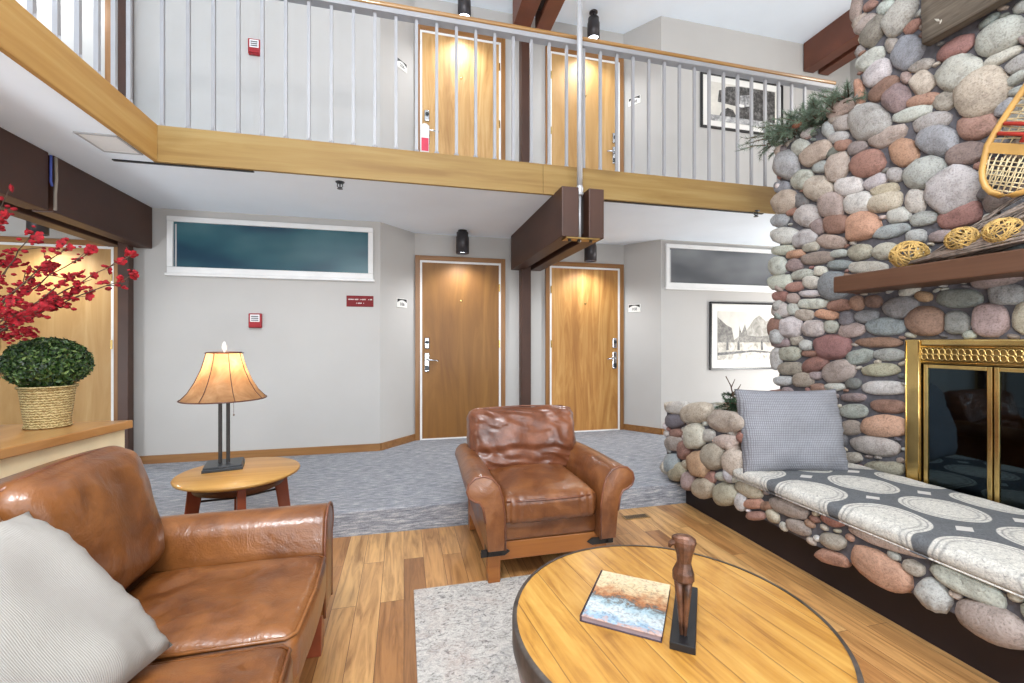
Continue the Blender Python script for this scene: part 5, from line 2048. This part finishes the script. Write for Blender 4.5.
# ---------------------------------------------------------------- boxwood in a basket
t = thing('potted_boxwood', 'round clipped boxwood in a woven basket on the oak counter', 'plant', (-1.985, 3.09, 0.82))
t.scale = (0.95, 0.95, 1.0)
bm = B()
lathe(bm, [(0.095, 0.0), (0.10, 0.02), (0.112, 0.12), (0.124, 0.225), (0.128, 0.235), (0.118, 0.235), (0.108, 0.2)], 40)
obj('basket', bm, M['basket'], t, True)
for k in range(2):
    bm = B()
    tube(bm, [((0.128 - 0.028 * k) * math.cos(2 * PI * q / 40), (0.128 - 0.028 * k) * math.sin(2 * PI * q / 40), 0.232 - 0.222 * k) for q in range(40)], 0.008, 6, True)
    obj('basket_rim' if k == 0 else 'basket_foot', bm, M['basket'], t, True)
rr = random.Random(2)
bm = B()
for k in range(5200):
    d = Vector((rr.gauss(0, 1), rr.gauss(0, 1), rr.gauss(0, 1))).normalized()
    rad = rr.uniform(0.72, 1.0) ** 0.5
    p = Vector((d.x * 0.20, d.y * 0.20, d.z * 0.148)) * rad * (1 + 0.06 * noise.noise(d * 4)) + Vector((0, 0, 0.365))
    nrm = (d + Vector((rr.gauss(0, .5), rr.gauss(0, .5), rr.gauss(0, .5)))).normalized()
    a = nrm.orthogonal().normalized()
    a = Matrix.Rotation(rr.uniform(0, 6.28), 3, nrm) @ a
    b = nrm.cross(a)
    L_, w_ = rr.uniform(0.011, 0.018), rr.uniform(0.006, 0.009)
    vs = [bm.verts.new(p - a * L_), bm.verts.new(p + b * w_ + nrm * 0.002), bm.verts.new(p + a * L_), bm.verts.new(p - b * w_ + nrm * 0.002)]
    bm.faces.new(vs)
obj('foliage', bm, M['leaf'], t)
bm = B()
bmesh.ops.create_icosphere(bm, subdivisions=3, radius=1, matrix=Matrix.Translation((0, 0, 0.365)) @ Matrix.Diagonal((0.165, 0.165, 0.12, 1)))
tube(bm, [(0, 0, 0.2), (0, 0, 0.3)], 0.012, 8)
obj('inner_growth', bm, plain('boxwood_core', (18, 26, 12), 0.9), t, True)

# ---------------------------------------------------------------- red blossom branches in a vase
VP = Vector((-2.20, 2.85, 0.82))
t = thing('blossom_vase', 'vase of long red blossom branches on the oak counter left of the boxwood', 'flowers', VP)
bm = B()
lathe(bm, [(0.0, 0.0), (0.06, 0.0), (0.085, 0.06), (0.10, 0.16), (0.085, 0.28), (0.055, 0.38), (0.05, 0.43), (0.068, 0.475), (0.062, 0.475), (0.046, 0.43), (0.045, 0.38)], 36, cap=False)
obj('vase', bm, M['glassteal'], t, True)
ends = [(134, 253, 2.95), (134, 275, 2.75), (96, 247, 2.9), (70, 245, 2.6), (34, 232, 2.7), (12, 190, 2.8), (5, 215, 2.6), (52, 262, 3.0), (80, 275, 2.7), (78, 292, 2.9), (40, 310, 2.6), (30, 335, 2.8),
        (8, 255, 2.95), (58, 300, 2.75), (14, 300, 2.5)]
rr = random.Random(12)
bstems = []
allpts = []
for (u, v, y) in ends:
    e = on_y(u, v, y) - VP
    s = Vector((rr.uniform(-.02, .02), rr.uniform(-.02, .02), 0.44))
    mid = s.lerp(e, 0.5) + Vector((rr.uniform(-.04, .03), rr.uniform(-.04, .04), rr.uniform(0.0, 0.06)))
    pts = []
    for k in range(13):
        f = k / 12
        pts.append(s * (1 - f) ** 2 + mid * 2 * f * (1 - f) + e * f * f + Vector((rr.gauss(0, .005), rr.gauss(0, .005), rr.gauss(0, .005))))
    bm = B()
    tube(bm, pts, [0.0055 - 0.0003 * k for k in range(13)], 6)
    # side shoots
    shoots = []
    for k in range(4, 12, 2):
        d = (pts[k + 1] - pts[k]).normalized()
        o_ = Vector((rr.gauss(0, 1), rr.gauss(0, 1), rr.gauss(0, 1)))
        q = pts[k] + (d + o_ * 0.5).normalized() * rr.uniform(0.05, 0.10)
        tube(bm, [pts[k], q], [0.003, 0.0015], 5)
        shoots.append(q)
    obj('branch', bm, M['stem'], t, True)
    allpts += [(p, 1) for p in pts[5:]] + [(p, 1) for p in shoots]
    allpts.append((pts[-1], 2))
# blossoms: one source, the rest copies
bm = B()
for k in range(5):
    a = 2 * PI * k / 5
    d = Vector((math.cos(a), math.sin(a), 0))
    s = Vector((-math.sin(a), math.cos(a), 0))
    base, tip = Vector((0, 0, 0)), d * 0.036 + Vector((0, 0, 0.014))
    midl, midr = d * 0.022 + s * 0.017 + Vector((0, 0, 0.012)), d * 0.022 - s * 0.017 + Vector((0, 0, 0.012))
    ml = d * 0.034 + s * 0.009 + Vector((0, 0, 0.017))
    mr = d * 0.034 - s * 0.009 + Vector((0, 0, 0.017))
    c0 = d * 0.022 + Vector((0, 0, 0.005))
    V = [bm.verts.new(x) for x in (base, midr, mr, tip, ml, midl, c0)]
    for f in ((0, 1, 6), (1, 2, 6), (2, 3, 6), (3, 4, 6), (4, 5, 6), (5, 0, 6)):
        bm.faces.new([V[i] for i in f])
src = obj('blossom', bm, M['blossom'], t)
bm = B()
bmesh.ops.create_icosphere(bm, subdivisions=1, radius=0.006, matrix=Matrix.Translation((0, 0, 0.006)))
pis = obj('pistil', bm, M['pistil'], src, True)
rr.shuffle(allpts)
must = [p for p, w in allpts if w == 2]
rest = [p for p, w in allpts if w == 1]
cnt = 0
for p in (must + rest)[:100]:
    if cnt == 0:
        o, pp = src, None
    else:
        o = src.copy()
        COL.objects.link(o)
        pp = pis.copy()
        COL.objects.link(pp)
        pp.parent = o
    o.location = p + Vector((rr.gauss(0, .012), rr.gauss(0, .012), rr.gauss(0, .012)))
    o.rotation_euler = (rr.uniform(-1.9, 1.9), rr.uniform(-1.9, 1.9), rr.uniform(0, 6.28))
    k = rr.uniform(0.55, 0.85)
    o.scale = (k, k, k)
    cnt += 1
bm = B()
for p in (must + rest)[60:]:
    for q in range(4):
        c = p + Vector((rr.gauss(0, .015), rr.gauss(0, .015), rr.gauss(0, .015)))
        bmesh.ops.create_icosphere(bm, subdivisions=1, radius=rr.uniform(0.008, 0.016), matrix=Matrix.Translation(c) @ Matrix.Diagonal((1, 1, 0.7, 1)))
if len(bm.verts):
    o = obj('buds', bm, M['blossom'], t, True)
    o['kind'] = 'stuff'
else:
    bm.free()

#@@LIGHT
# ================================================================== LIGHT AND CAMERA
def area(name, loc, aim, sx, sy, e, col):
    L = bpy.data.lights.new(name, 'AREA')
    L.shape = 'RECTANGLE'
    L.size, L.size_y = sx, sy
    L.energy = e
    L.color = col
    o = bpy.data.objects.new(name, L)
    COL.objects.link(o)
    o.location = loc
    o.rotation_euler = (Vector(aim) - Vector(loc)).to_track_quat('-Z', 'Y').to_euler()
    return o


def lamp(name, loc, e, r, col):
    L = bpy.data.lights.new(name, 'POINT')
    L.energy = e
    L.color = col
    L.shadow_soft_size = r
    o = bpy.data.objects.new(name, L)
    COL.objects.link(o)
    o.location = loc
    return o


area('window_daylight', (0.6, -3.3, 2.0), (0.6, 3.0, 2.4), 4.8, 3.6, 52, (0.88, 0.94, 1.0))
area('overhead_fill', (0.4, -0.6, 5.2), (0.4, 0.6, 0.0), 3.6, 2.4, 150, (0.92, 0.96, 1.0))  # added soft fill hung under the closed ceiling, no opening there
lamp('high_fill', (-0.6, -0.5, 4.1), 190, 0.35, (0.95, 0.97, 1.0))  # added point fill without a fixture, lifts ceiling and walls
lamp('soffit_uplight', (0.7, -2.0, 0.6), 70, 0.25, (0.84, 0.93, 1.0))  # added uplight behind the camera to brighten the soffits
lamp('left_soffit_fill', (-3.5, 1.9, 0.9), 68, 0.25, (0.92, 0.96, 1.0))  # unseen light added on the left to lift the soffit
lamp('right_wall_fill', (5.2, 3.5, 1.0), 82, 0.25, (0.98, 0.98, 0.97))  # added out of sight behind the chimney to brighten the lower right wall
lamp('upper_wall_fill', (5.1, 2.2, 4.3), 75, 0.3, (1.0, 0.98, 0.95))  # added out of sight behind the stack to brighten the upper right wall

Wd = bpy.data.worlds.new('daylight')
SC.world = Wd
Wd.use_nodes = True
bg = Wd.node_tree.nodes['Background']
bg.inputs[0].default_value = (0.86, 0.93, 1.0, 1)
bg.inputs[1].default_value = 1.15

cam = bpy.data.cameras.new('camera')
cam.sensor_width = 36.0
cam.lens = 36.0 * F / 1024.0
cam.clip_start = 0.05
co = bpy.data.objects.new('camera', cam)
COL.objects.link(co)
co.location = (0, 0, EYE)
co.rotation_euler = (PI / 2, 0, -YAW)
SC.camera = co

vs = SC.view_settings
vs.view_transform = 'Standard'
vs.look = 'None'
vs.gamma = 1.0
vs.use_curve_mapping = False
vs.exposure = 0.76
SC.cycles.max_bounces = 8
SC.cycles.diffuse_bounces = 5
SC.cycles.use_denoising = True
